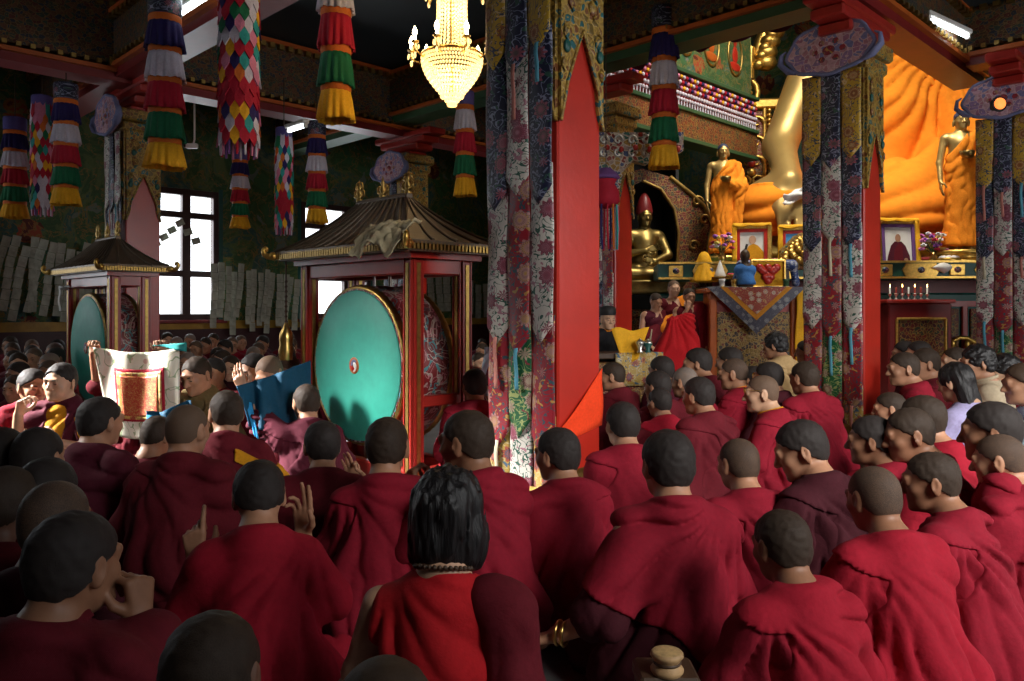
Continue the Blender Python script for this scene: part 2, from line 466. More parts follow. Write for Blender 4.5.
def rotm(yaw=0, pitch=0, roll=0):
    "yaw turns left (degrees), pitch nods down, roll tips to the right"
    return np.array(Matrix.Rotation(math.radians(yaw), 3, 'Z') @ Matrix.Rotation(math.radians(-pitch), 3, 'X') @ Matrix.Rotation(math.radians(roll), 3, 'Y'))
def add_head(s, hc, R, w=1.0, jaw=1.0, ears=True, face=True):
    T = lambda x, y, z: A3(hc) + (R @ np.array((x * w, y, z))).astype(np.float32)
    s.ell(T(0, -.014, .026), (.0775 * w, .096, .083), .02, R=R)
    s.ell(T(0, .028, -.034), (.060 * w, .066, .082), .03, R=R)
    s.ell(T(0, .040, -.078), (.044 * w * jaw, .046, .036), .03, R=R)
    s.ell(T(0, -.034, -.026), (.066 * w, .064, .062), .03, R=R)
    if face:
        for q in (-1, 1):
            s.ell(T(q * .041, .062, -.024), .021, .025)
            s.ell(T(q * .031, .103, .004), (.017, .014, .011), .012, 's', R=R)
            s.ell(T(q * .031, .080, .002), .0135, .004)
        s.cap(T(-.036, .086, .024), T(.036, .086, .024), .010, k=.02)
        s.cap(T(0, .090, .008), T(0, .111, -.028), .0085, .0125, .012)
        for q in (-1, 1): s.ell(T(q * .013, .101, -.031), .0085, .008)
        s.cap(T(-.019, .086, -.0555), T(.019, .086, -.0555), .0068, k=.008)
        s.cap(T(-.015, .086, -.0665), T(.015, .086, -.0665), .0072, k=.008)
        s.cap(T(-.023, .101, -.0608), T(.023, .101, -.0608), .0024, k=.004, op='s')
        s.ell(T(0, .080, -.098), (.02, .016, .014), .02, R=R)
    if ears:
        for q in (-1, 1):
            E = R @ np.array(Euler((.15, 0, -q * .32)).to_matrix())
            s.ell(T(q * .0805, -.012, -.006), (.0085, .020, .034), .008, R=E)
            s.ell(T(q * .0765, -.010, -.036), (.008, .011, .013), .008, R=E)
            s.ell(T(q * .0905, -.006, -.003), (.006, .011, .020), .005, 's', R=E)
def hand(s, w, d, n, side=1, curl=(.4, .5, .6, .7), thumb=.5, sc=1.0):
    "wrist w, finger direction d, palm normal n (the way the palm faces), side +1 right hand"
    d = Vector(d).normalized(); n = Vector(n); n = (n - d * n.dot(d)).normalized(); u = d.cross(n) * side
    w = Vector(w)
    for i, (o, L) in enumerate(((.030, .088), (.010, .092), (-.010, .088), (-.029, .080))):
        o *= sc; L *= sc
        k = w + d * L + u * o
        s.cap(w + u * o * .55 + d * .008, k, .0135 * sc, .0115 * sc, .012)
        p = k; a = 0.0; r = (.0098, .0092, .0088, .0080)[i] * sc
        for j, l in enumerate(((.042, .047, .043, .033)[i], (.026, .029, .027, .021)[i], (.021, .022, .021, .018)[i])):
            a += curl[i] * (1.0, 1.15, .7)[j]
            q = p + (d * math.cos(a) + n * math.sin(a) + u * o * .9) .normalized() * l * sc
            s.cap(p, q, r, r * .9, .0045); p = q; r *= .9
    t0 = w + u * .022 * sc + d * .022 * sc + n * .006 * sc
    t1 = t0 + (u * .75 + d * .55 + n * (.25 + thumb * .4)).normalized() * .042 * sc
    t2 = t1 + (u * (.45 - thumb * .6) + d * .75 + n * (.15 + thumb * .6)).normalized() * .032 * sc
    t3 = t2 + (u * (.2 - thumb * .8) + d * .9 + n * (.1 + thumb * .5)).normalized() * .026 * sc
    s.cap(t0, t1, .0155 * sc, .0115 * sc, .010); s.cap(t1, t2, .0112 * sc, .010 * sc, .005); s.cap(t2, t3, .010 * sc, .0078 * sc, .005)
    return s
def arm(s, sh_, el, wr, r=(.045, .040, .039, .027), k=.02):
    s.cap(sh_, el, r[0], r[1], k); s.cap(el, wr, r[2], r[3], k)
def hairy(s, hc, R, style, w=1.0):
    "returns (function, lo, hi, h) of the hair"
    hc = A3(hc); R32 = R.astype(np.float32)
    q = SDF()
    add_head(q, (0, 0, 0), np.eye(3), w, 1.0, False, False)
    off = {'black': .0075, 'crop': .0045, 'stubble': .0026, 'grey': .003, 'bald': .002, 'brown': .011}.get(style, .003)
    if style == 'long':
        q = SDF(); q.ell((0, -.016, .030), (.092, .110, .098), .02); q.ell((0, -.045, -.045), (.088, .075, .085), .03)
        q.ell((-.075, -.005, -.06), (.03, .05, .07), .03); q.ell((.075, -.005, -.06), (.03, .05, .07), .03)
        q.ell((0, .125, -.03), (.062, .085, .098), .02, 's')
        def f(p):
            p = (p - hc) @ R32
            st = noise(p * np.array([1, 1, .16], dtype=np.float32), 95, 3) * .0065 + noise(p * np.array([1, 1, .3], dtype=np.float32), 40, 5) * .006
            return np.maximum(q(p) + st, -(p[:, 2] + .125 + noise(p, 60, 2) * .02))
    elif style == 'wild':
        q = SDF(); q.ell((0, -.016, .030), (.088, .108, .098), .02); q.ell((0, -.05, -.03), (.08, .06, .06), .03); q.ell((0, .115, -.035), (.066, .075, .10), .02, 's')
        def f(p):
            p = (p - hc) @ R32
            return np.maximum(q(p) + noise(p, 60, 3) * .009, -(p[:, 2] + .075))
    elif style == 'locks':
        q = SDF(); q.ell((0, -.016, .028), (.087, .108, .098), .02); q.ell((0, -.06, -.10), (.085, .055, .16), .04); q.ell((0, .115, -.03), (.062, .08, .10), .02, 's')
        def f(p):
            p = (p - hc) @ R32
            return np.maximum(q(p) + noise(p * np.array([1, 1, .16], dtype=np.float32), 80, 3) * .006, -(p[:, 2] + .24))
    else:
        def f(p):
            p = (p - hc) @ R32
            line = (p[:, 1] - .076) * -.604 + (p[:, 2] - .056) * .797
            front = .015 * np.exp(-((p[:, 0]) / .03) ** 2)
            dd = q(p) - off - (noise(p, 70, 4) * .0022 if off > .004 else 0)
            return np.maximum(dd, -(line + .010 * sstep(-p[:, 1], -.02, .06) + noise(p, 90, 8) * .004 - front * (p[:, 1] > .04)))
    e = .24 if style == 'locks' else .15
    return f, hc - e, hc + e

def fold_fn(seed, amp, side, kind='seat'):
    r = random.Random(seed)
    ph = [r.uniform(0, 6.28) for _ in range(6)]
    n1, n2, n3 = r.uniform(17, 25), r.uniform(11, 16), r.uniform(8, 14)
    def f(p):
        x, y, z = p[:, 0], p[:, 1], p[:, 2]
        w = noise(p, 5.0, seed % 13) ; w2 = noise(p, 11.0, seed % 7 + 3)
        sx, szz = -.15 * side, .60
        dx, dz = (x - sx) * side, szz - z
        phi = np.arctan2(dx, dz + .02); rr = np.sqrt(dx * dx + dz * dz)
        pa = phi * n1 * .5 + ph[0] + w * 1.5 + w2 * .4
        a = .75 * np.abs(np.sin(pa)) ** .7 + .5 * np.abs(np.sin(pa * .43 + ph[3])) ** .6 - .22
        wa = sstep(rr, .04, .16) * (1 - .45 * sstep(rr, .45, .75)) * (.55 + .9 * sstep(noise(p, 3.2, seed % 11), -.4, .5))
        th = np.arctan2(x, -(y - .06)); pb = th * n2 * .5 + ph[1] + w * 1.6 + z * 4 * side
        b = .7 * np.abs(np.sin(pb)) ** .7 + .5 * np.abs(np.sin(pb * .37 + ph[4])) ** .7 - .2
        wb = (1 - sstep(z, .20, .48)) * 1.1
        if kind == 'stand': wb = 1 - sstep(z, .8, 1.15) * .6
        c = np.abs(np.sin((z * 1.0 + x * .55 * side) * n3 * 1.6 + ph[2] + w * 2.2)) ** .9
        wc = .35 * sstep(noise(p, 2.6, seed % 5), -.1, .5)
        d = (a - .62) * wa * .9 + (b - .62) * wb * 1.1 + (c - .6) * wc + w * .55 + w2 * .25
        nk = sstep(np.sqrt(x * x + (y - .04) ** 2 + (z - .59) ** 2), .055, .15) if kind == 'seat' else 1.0
        return (d * amp * nk).astype(np.float32)
    return f

def cloth_mesh(name, s, h, fold, region=None, off=0.0, lo=None, hi=None):
    def f(p):
        d = s(p) - off
        if fold is not None: d = d - fold(p)
        if region is not None: d = np.maximum(d, region(p))
        return d
    v, q = mesh_fn(f, s.lo - .03 - off if lo is None else lo, s.hi + .03 + off if hi is None else hi, h)
    return np_mesh(name, v, q)

PEOPLE = []
def person(loc_px, d, yaw=0, top=None, hyaw=0, pitch=8, roll=0, lean=.06, side=0.0, hair='crop', skin='tan', robe='crimson', shawl=None, sh_side=1, arms=(), q=2, seed=None, face=False, w=1.0, cut=None,
           collar=None, lapel=None, hem=.07, belt=False, label=None, group=None, width=1.0, scale=None, style='cloak', inner=None, skirt=None, name='person', hood=False):
    """a seated figure; loc_px = pixel of the top of the head (x, y), d = distance.
    q: detail 0 far .. 3 near.  arms: list of dict(side, el, wr, dir, n, curl, bare)"""
    seed = seed if seed is not None else len(PEOPLE) * 7 + 3
    rs = random.Random(seed)
    # joints, figure faces +Y, 0.86 m tall seated
    nb = np.array((side, lean, .585)); R = rotm(hyaw, pitch, roll)
    hc = nb + np.array((side * .3, .036 + lean * .35, .128 - max(0, pitch - 10) * .0009)) + R @ np.array((0, .0, .012))
    top_z = hc[2] + .114
    P0 = at(loc_px[0], loc_px[1], d)
    sc = scale if scale else P0.z / top_z
    sc = max(.86, min(1.12, sc))
    yr = math.radians(yaw)
    off = Matrix.Rotation(yr, 3, 'Z') @ Vector((hc[0], hc[1], 0)) * sc
    base = Vector((P0.x - off.x, P0.y - off.y, P0.z - top_z * sc))
    hh = (.0105, .0075, .0058, .0042)[q]; hr = (.022, .016, .0115, .0085)[q]
    # body: head, neck, trunk and the arms that show, one skin
    s = SDF()
    add_head(s, hc, R, w, 1.0, True, q > 0 or face)
    s.cap(hc + R @ np.array((0, -.022, -.07)), nb + np.array((0, -.012, .01)), .052, .058, .025)
    s.cap(nb + np.array((0, -.02, .0)), (0, lean * .45, .30), .06, .10, .05)
    s.cap(nb + np.array((-.12, -.0, -.075)), nb + np.array((.12, -.0, -.075)), .045, .045, .04)
    s.cap((0, lean * .45, .32), (0, 0, .14), .11, .12, .05)
    for a in arms:
        sd = a['side']; S0 = nb + np.array((sd * .165, -.01, -.075))
        arm(s, S0, a['el'], a['wr'])
        hand(s, a['wr'], a['dir'], a['n'], a.get('hs', sd), a.get('curl', (.3, .4, .5, .5)), a.get('thumb', .4))
    v, fq = mesh_fn(s, s.lo, s.hi, hh)
    body = link(name, np_mesh('person_body', v, fq), SKIN[skin])
    body.location = base; body.rotation_euler = (0, 0, yr); body.scale = (sc,) * 3
    tag(body, label, 'person', group)
    if hair:
        f, lo, hi = hairy(s, hc, R, hair, w)
        v, fq = mesh_fn(f, lo, hi, hh)
        link('hair', np_mesh('hair', v, fq), HAIR['long' if hair in ('long', 'wild', 'locks') else hair], body)
    if face:
        for e in (-1, 1):
            m = MB(); c = hc + R @ np.array((e * .031 * w, .0905, .0015)); m.M = Matrix.Translation(Vector(c)) @ Matrix(R.tolist()).to_4x4()
            m.ball((0, 0, 0), (.0115, .005, .0042)); m.build('eye', M_EYE, body)
            m = MB(); m.M = Matrix.Translation(Vector(hc)) @ Matrix(R.tolist()).to_4x4()
            m.tube([(e * .016 * w, .0985, .022), (e * .032 * w, .0965, .0265), (e * .047 * w, .085, .022)], [.003, .004, .002], 6); m.build('eyebrow', HAIR['black'], body)
    # robe
    W = width
    r = SDF()
    r.cap((0, .0, .13), (side * .5, lean * .55, .36), .185 * W, .155 * W, .05)
    r.cap((side * .5, lean * .5, .34), nb + np.array((0, -.02, -.06)), .155 * W, .10, .06)
    for e in (-1, 1):
        S0 = nb + np.array((e * .142 * W, -.012, -.085)); r.cap(nb + np.array((0, -.015, -.045)), S0, .066, .068, .05)
        a = [k for k in arms if k['side'] == e]
        if a:
            a = a[0]; sl = a.get('sleeve', .85)
            E = np.array(a['el'])
            if sl > 0: r.cap(S0, S0 + (E - S0) * min(sl, 1), .078, .070, .04)
            if sl > 1: r.cap(E, E + (np.array(a['wr']) - E) * (sl - 1), .068, .056, .04)
        elif style != 'vest':
            El = np.array((e * (.22 if q > 1 else .19) * W, lean + .05, .285)); r.cap(S0, El, .075, .080, .06)
            r.cap(El, (e * .12, lean + .24, .20), .08, .07, .06)
    if cut is None:
        r.cap((0, -.0, .10), (0, .05, .06), .20 * W, .22 * W, .08)
        for e in (-1, 1):
            kx = .215 if q > 1 else .135; r.cap((e * .08, .02, .10), (e * kx, .22, .085), .11, .08, .07); r.cap((e * kx, .22, .08), (e * -.02, .29, .06), .08, .07, .05)
        if style == 'cloak':
            cx_ = .17 if q > 1 else .11; r.cap((-cx_ * W, .0, .08), (cx_ * W, .0, .08), .12, .12, .10)
    amp = (.013, .020, .029, .032)[q]
    fold = fold_fn(seed, amp, sh_side)
    zlo = .0
    reg0 = lambda p: np.maximum(-(p[:, 2] - zlo), -10)
    rl = r.lo - .03; rl[2] = -.01
    rh = r.hi + .04
    if style == 'vest':
        neck = SDF(); neck.ell(nb + np.array((0, .02, .03)), (.085, .085, .07), .01)
        reg = lambda p: np.maximum(-(p[:, 2] - zlo), -neck(p))
    else: reg = reg0
    me = cloth_mesh('robe', r, hr, fold, reg, 0.0, rl, rh)
    link('robe', me, ROBE[robe], body)
    # the wrap thrown over the shoulders, a second layer with its own edge and rolled collar
    if shawl:
        c = SDF(); c.ops = list(r.ops); c.lo, c.hi = r.lo, r.hi
        c.tor(nb + np.array((0, -.002, -.004)), .078, .017, .03, 'u', np.array(Euler((-.42, 0, rs.uniform(-.15, .15))).to_matrix()), 1.05)
        k1, k2 = rs.uniform(.45, .75), rs.uniform(.02, .07)
        def reg2(p):
            ed = (p[:, 0] * sh_side + k2) * .8 - (p[:, 2] - .60) * k1 * .6
            wob = noise(p, 6, seed % 9) * .03
            d1 = -(ed + wob)                     # the half over the shoulder
            d2 = -(p[:, 2] - (.50 + p[:, 0] * -.25 * sh_side + wob * 1.3))   # the roll round the neck
            hem_ = -(p[:, 2] - (hem + wob * 1.6 + .16 * np.abs(p[:, 0]) + (0 if hem < .1 else .35 * p[:, 0] * sh_side)))
            front = np.maximum(p[:, 1] - lean - .05, -1)
            o = np.maximum(np.minimum(d1, d2) if hem < .1 else np.minimum(d1, d2) - .25, hem_)
            return np.maximum(o, np.where(np.abs(p[:, 0]) < .06, front - .02, -1))
        me = cloth_mesh('shawl', c, hr, fold_fn(seed, amp * 1.02, sh_side), reg2, .011, rl - .02, rh + .03)
        link('shawl', me, ROBE[shawl], body)
    if belt:
        me = cloth_mesh('woven_belt', r, hr * .7, fold, lambda p: np.maximum(np.abs(p[:, 2] - .150 - .10 * p[:, 0] * p[:, 0]) - .024, p[:, 1] - .02), .016, rl - .02, rh + .02)
        link('woven_belt', me, M_BELT, body)
    if lapel:
        c = r.copy(); c.tor(nb + np.array((0, -.004, .004)), .082, .026, .02, 'u', np.array(Euler((-.50, 0, 0)).to_matrix()), 1.05)
        me = cloth_mesh('lapel', c, hr * .7, fold_fn(seed, amp, sh_side), lambda p: np.maximum(np.abs(p[:, 0] * .55 + (p[:, 2] - .565)) - .028, np.maximum(-p[:, 0] + .05, p[:, 2] - .61)), .030, rl - .03, rh + .04)
        link('lapel', me, ROBE[lapel], body)
    if collar:
        m = MB(); pts = []
        for k in range(14):
            a = 2 * PI * k / 14; p = nb + np.array((math.cos(a) * .066, math.sin(a) * .070, .030 - math.sin(a) * .022)); pts.append(p)
        m.tube(pts, .012, 8, True); m.build('collar', ROBE[collar], body)
    PEOPLE.append(body)
    return body
# ------------------------------------------------------------------ the hall
GOLD = (.52, .30, .06)
M = dict(
    floor=m_plain('floor_concrete', (.21, .205, .20), .75, 0, .35, 1.6, .25),
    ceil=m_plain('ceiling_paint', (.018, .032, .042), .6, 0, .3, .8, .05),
    wall=m_mural('mural_wall', .85), mural2=m_mural('mural_upper', 1.15),
    dado=m_plain('dado_maroon', (.045, .010, .012), .5, 0, .3, 2, .1),
    red=m_plain('painted_red', (.30, .018, .012), .32, 0, .18, 5, .12, .5),
    redp=m_plain('pillar_red', (.42, .022, .012), .30, 0, .16, 3.5, .25, .5),
    deepred=m_plain('painted_deep_red', (.17, .012, .013), .42, 0, .2, 5, .1),
    green=m_plain('painted_green', (.030, .085, .035), .5, 0, .25, 3, .1),
    teal=m_plain('painted_teal', (.012, .085, .07), .45, 0, .25, 4, .1),
    orange=m_plain('painted_orange', (.42, .09, .012), .45, 0, .2, 4, .1),
    yellow=m_plain('painted_yellow', (.36, .20, .02), .5, 0, .3, 5, .1),
    gold=m_metal('gilt', (.72, .45, .11), .42), goldd=m_metal('gilt_old', (.42, .27, .08), .42, .35, 22), brass=m_metal('brass', (.70, .45, .14), .28),
    silver=m_metal('silver', (.62, .60, .56), .3), wood=m_plain('dark_wood', (.055, .030, .016), .5, 0, .35, 9, .2),
    beam=m_ornate('beam_painting', [(.10, .02, .012), (.03, .05, .035), (.07, .035, .012), (.02, .03, .05), (.14, .05, .02)], 18, (.17, .10, .03), .6, .5, .05, (1, 1, 1.3)),
    orn=m_ornate('carved_ornament', [(.16, .10, .02), (.20, .07, .02), (.30, .17, .03), (.02, .12, .13), (.25, .14, .03)], 20, (.42, .26, .05), .42, .9, .09),
    ornred=m_ornate('carved_red', [(.14, .012, .012), (.20, .02, .012), (.05, .05, .03), (.16, .06, .02), (.10, .012, .02)], 20, (.34, .20, .05), .45, .8, .06),
    orncol=m_ornate('carved_bright', [(.30, .03, .02), (.04, .16, .12), (.42, .30, .26), (.05, .08, .22), (.40, .22, .03)], 16, (.60, .50, .40), .45, .8, .09),
    white=m_plain('white_paint', (.72, .70, .66), .5, 0, .1, 5, .05),
    black=m_plain('black_matte', (.012, .012, .013), .6, 0, .2, 5, .05),
    winframe=m_plain('window_wood', (.040, .014, .012), .5, 0, .3, 6, .1),
    paper=m_plain('paper', (.36, .38, .31), .8, 0, .35, 9, .2),
)
RZ45 = (0, 0, PI / 4)
def hbuild(m, name, mat, parent=None, kind='structure', **k):
    o = m.build(name, mat, parent, rot=None if parent else RZ45)
    if kind and not parent: o['kind'] = kind
    return o
m = MB(); m.box((7.0, 5.5, -.05), (19.6, 17.4, .1)); tag(hbuild(m, 'floor', M['floor']), 'grey concrete floor of the prayer hall', 'floor')
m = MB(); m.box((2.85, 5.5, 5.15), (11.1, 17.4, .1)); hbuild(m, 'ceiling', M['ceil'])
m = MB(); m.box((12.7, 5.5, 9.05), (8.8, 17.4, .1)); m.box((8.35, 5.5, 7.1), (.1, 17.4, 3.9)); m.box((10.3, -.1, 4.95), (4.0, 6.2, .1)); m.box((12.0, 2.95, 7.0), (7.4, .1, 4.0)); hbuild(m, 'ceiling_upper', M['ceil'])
WIN = [(-1.6, 1.4), (4.75, 6.42), (8.1, 9.75)]
def wall_run(name, fixed, axis, a0, a1, z0, z1, holes, mat, th=.25, sgn=1):
    m = MB(); cut = sorted(holes)
    def piece(x0, x1, za, zb):
        if x1 - x0 < .01 or zb - za < .01: return
        if axis == 'a': m.box(((x0 + x1) / 2, fixed + sgn * th / 2, (za + zb) / 2), (x1 - x0, th, zb - za))
        else: m.box((fixed + sgn * th / 2, (x0 + x1) / 2, (za + zb) / 2), (th, x1 - x0, zb - za))
    x = a0
    for (h0, h1, hz0, hz1) in cut:
        piece(x, h0, z0, z1); piece(h0, h1, z0, hz0); piece(h0, h1, hz1, z1); x = h1
    piece(x, a1, z0, z1)
    return hbuild(m, name, mat)
wall_run('wall_left', 14.0, 'a', -2.7, 16.7, 1.06, 9, [(x0, x1, 1.075, 3.4) for x0, x1 in WIN], M['wall'])
m = MB(); m.box((7.0, 14.1, .46), (19.6, .28, .92)); hbuild(m, 'baseboard_left', M['dado'])
m = MB(); m.box((7.0, 14.09, .985), (19.6, .30, .15)); hbuild(m, 'trim_1', M['yellow'])
wall_run('wall_back', 16.6, 'b', -3.2, 14.2, 0, 9, [], M['wall'])
wall_run('wall_right', -3.0, 'a', -2.7, 16.7, 0, 9, [(.4, 4.4, 2.2, 4.3), (6.5, 9.0, 1.0, 3.4)], M['dado'], sgn=-1)
wall_run('wall_front', -2.5, 'b', -3.2, 14.2, 0, 5.2, [(8.2, 10.4, 3.3, 4.95)], M['dado'], sgn=-1)
# windows of the left wall: red-brown frames, three rows of two panes
for k, (x0, x1) in enumerate(WIN):
    w = empty('window_%d' % (k + 1), hall((x0 + x1) / 2, 14.06, 1.075), PI / 4); w['kind'] = 'structure'
    W = x1 - x0; H = 3.4 - 1.075
    m = MB()
    for x in (-W / 2 + .05, W / 2 - .05): m.bbox((x, 0, H / 2), (.1, .14, H), .01)
    m.bbox((.25, 0, H / 2), (.15, .12, H), .01)
    for z in (.05, .82, 1.86, H - .06): m.bbox((0, 0, z), (W, .125, .11), .01)
    m.build('window_frame', M['winframe'], w)
    t = NT('pane_glass_%d' % k) if k == 0 else None
    if t:
        tr = t.n('BsdfTransparent'); gl = t.n('BsdfGlossy'); mx = t.n('MixShader'); mx.inputs[0].default_value = .05
        t.l(tr.outputs[0], mx.inputs[1]); t.l(gl.outputs[0], mx.inputs[2]); t.l(mx.outputs[0], t.t.nodes['Material Output'].inputs[0]); M['glass'] = t.m
    for i, (xa, xb) in enumerate(((-W / 2 + .1, .175), (.325, W / 2 - .1))):
        for za, zb in ((.1, .765), (.875, 1.805), (1.915, H - .115)):
            m = MB(); m.box(((xa + xb) / 2, .03, (za + zb) / 2), (xb - xa, .008, zb - za)); m.build('pane', M['glass'], w)
    m = MB(); m.bbox((0, -.10, -.03), (W + .2, .22, .06), .01); m.build('sill', M['deepred'], w)
    m = MB(); m.box((W / 2 + .04, -.03, H / 2), (.07, .08, H + .1)); m.box((-W / 2 - .04, -.03, H / 2), (.07, .08, H + .1)); m.build('casing', M['teal'], w)

# painted beams, each with a gilt moulding
def beam(name, axis, fixed, x0, x1, zb, h=.75, w=.42, label=''):
    o = empty(name, (0, 0, 0), PI / 4); o['kind'] = 'structure'; o['label'] = label; o['category'] = 'beam'
    def bx(m, z, hh, ww):
        if axis == 'a': m.box(((x0 + x1) / 2, fixed, z), (x1 - x0, ww, hh))
        else: m.box((fixed, (x0 + x1) / 2, z), (ww, x1 - x0, hh))
    m = MB(); bx(m, zb + h / 2 + .1, h - .2, w); m.build('painted_face', M['beam'], o)
    m = MB(); bx(m, zb + .05, .1, w * .86); m.build('soffit', M['green'] if fixed == 7.75 else M['deepred'], o)
    m = MB(); bx(m, zb + .125, .05, w + .07); bx(m, zb + h + .02, .06, w + .12); m.build('moulding', M['orange'], o)
    # a row of little carved blocks along the moulding
    m = MB(); n = int((x1 - x0) / .14)
    for k in range(n):
        x = x0 + (k + .5) * (x1 - x0) / n
        for e in (-1, 1):
            q = (x, fixed + e * (w / 2 + .03)) if axis == 'a' else (fixed + e * (w / 2 + .03), x)
            m.box((q[0], q[1], zb + h - .04), (.075, .075, .07))
            m.box((q[0], q[1], zb + .19), (.05, .05, .05))
    m.build('dentils', M['goldd'], o)
    return o
ZB = 4.12
beam('beam', 'b', 3.6, -3, 14, ZB, label='painted beam running over the red front pillar to the window wall')
beam('beam', 'b', 7.75, 3.3, 14, ZB + .12, label='painted beam with green underside crossing before the altar')
beam('beam', 'a', 10.5, -2.5, 15, ZB - .05, .95, label='painted beam over the far row of pillars')
beam('beam', 'b', 10.9, -3, 2.9, ZB + .1, .7, label='dark carved beam over the side pillar at the far right')
beam('beam', 'a', 3.1, -2.5, 11.6, ZB + .05, .7, label='red painted beam from the front pillar to the altar pillar')

# pillars
def corbel(m, axis, zt, n=5, step=.13, l0=.34, w=.30):
    for k in range(n):
        L = l0 + step * 2 * k; z = zt - (n - k - .5) * .105
        m.bbox((0, 0, z), (L, w, .10) if axis == 'a' else (w, L, .10), .018)
def pillar(px, d, size, label, gold_face=True, cax='b', cn=6):
    c = at(px, 310, d)
    o = empty('pillar', (c.x, c.y, 0), PI / 4); o['kind'] = 'structure'; tag(o, label, 'pillar')
    m = MB(); m.bbox((0, 0, 1.75), (size, size, 3.5), .012); m.build('shaft', M['redp'], o)
    m = MB(); m.bbox((0, 0, .09), (size + .16, size + .16, .18), .02); m.bbox((0, 0, .23), (size + .08, size + .08, .1), .02); m.build('base', M['goldd'], o)
    m = MB()
    m.bbox((0, 0, 3.56), (size + .10, size + .10, .12), .02); m.bbox((0, 0, 3.70), (size + .18, size + .18, .14), .02); m.build('capital', M['orn'], o)
    m = MB(); corbel(m, cax, ZB + .02, cn - 2, .16, size + .1, size * .8); m.build('corbel', M['red'], o)
    m = MB(); h = size / 2 + .004
    # gilt work framing a red arrowhead on the faces turned to the hall
    for f, (e, ax) in enumerate(((-1, 'y'), (-1, 'x'))):
        R = Matrix.Identity(4) if ax == 'y' else Matrix.Rotation(-PI / 2, 4, 'Z')
        m.M = R
        zt, za = 3.52, 2.95
        y = -h
        for s_ in (-1, 1):
            pts = [(0, zt), (s_ * size / 2, zt), (s_ * size / 2, 2.38)]
            for k in range(1, 9):
                t = k / 9; pts.append((s_ * size / 2 * (1 - t) ** .75 * (1 - .10 * math.sin(t * 9)), 2.38 + (za - 2.38) * t))
            pts.append((0, za))
            m.prism(pts if s_ < 0 else pts, y - .022, y + .002)
        for s_ in (-1, 1):
            for z, r in ((3.34, .052), (3.12, .044), (2.92, .036), (2.72, .026)):
                x = s_ * size * (.23 if z > 3 else .36 if z > 2.8 else .43)
                m.ball((x, y - .022, z), (r, .022, r * 1.15), 10, 6)
                m.tube([(x + .0, y - .03, z + r * 1.5), (x + s_ * r * .8, y - .032, z + r), (x + s_ * r * .9, y - .03, z - r * .6), (x, y - .03, z - r * 1.5)], .009, 6)
        m.tube([(-size / 2, y - .02, 2.38), (-size * .36, y - .024, 2.62), (-size * .16, y - .024, 2.82), (0, y - .024, 2.955), (size * .16, y - .024, 2.82), (size * .36, y - .024, 2.62), (size / 2, y - .02, 2.38)], .012, 6)
    m.M = Matrix.Identity(4)
    m.build('gilt_panel', M['orn'], o)
    m = MB()
    for ax in (0, 1):
        m.M = Matrix.Identity(4) if ax == 0 else Matrix.Rotation(-PI / 2, 4, 'Z')
        for s_ in (-1, 1):
            for z in (3.23, 2.83): m.ball((s_ * size * (.30 if z > 3 else .39), -h - .03, z), (.03, .016, .04), 10, 6)
    m.M = Matrix.Identity(4); m.build('turquoise_boss', M['teal'], o)
    return o
PX = dict(front=(555.5, 5.0, .40), altar=(851.5, 7.62, .40), side=(1017, 9.3, .40), left=(137, 10.2, .42), back=(409, 13.0, .42), inner=(613, 9.85, .34))
pillar(*PX['front'], 'tall red front pillar with gilt arrow-topped face and silk hangings')
pillar(*PX['altar'], 'red pillar with orange-red side standing before the big orange-robed statue', cax='a')
pillar(*PX['side'], 'red pillar behind the lay visitors at the altar edge', cax='a')
pillar(*PX['left'], 'red pillar beside the window behind the small green drum')
pillar(*PX['back'], 'far painted pillar rising behind the roof of the large drum')
pillar(*PX['inner'], 'slim red pillar with bright carved bracket beside the dark niche', cn=4)

# silk brocade hangings on the pillars
BRO = {'yellow': m_brocade('brocade_yellow', (.50, .30, .02), (.30, .10, .03), (.05, .06, .10), (.62, .42, .22)),
       'navy': m_brocade('brocade_navy', (.008, .010, .035), (.32, .09, .12), (.22, .24, .34), (.03, .09, .06)),
       'white': m_brocade('brocade_white', (.60, .56, .50), (.26, .06, .09), (.02, .09, .06), (.36, .16, .20)),
       'red': m_brocade('brocade_red', (.28, .010, .022), (.42, .22, .20), (.03, .08, .10), (.45, .26, .06)),
       'green': m_brocade('brocade_green', (.008, .10, .035), (.40, .30, .22), (.30, .34, .12), (.20, .03, .04)),
       'gold': m_brocade('brocade_gold', (.42, .27, .06), (.35, .08, .05), (.50, .42, .25), (.06, .12, .20)),
       'cloud': m_ornate('cloud_silk', [(.36, .15, .24), (.46, .20, .24), (.20, .20, .40), (.55, .32, .36), (.30, .18, .34)], 16, (.60, .40, .42), .55, .2, .05),
       'cloudrim': m_cloth('cloud_rim_silk', (.16, .17, .30), .4)}
RIB = [m_cloth('ribbon_' + k, c) for k, c in (('blue', (.10, .32, .42)), ('cream', (.55, .48, .34)), ('pink', (.50, .20, .16)))]
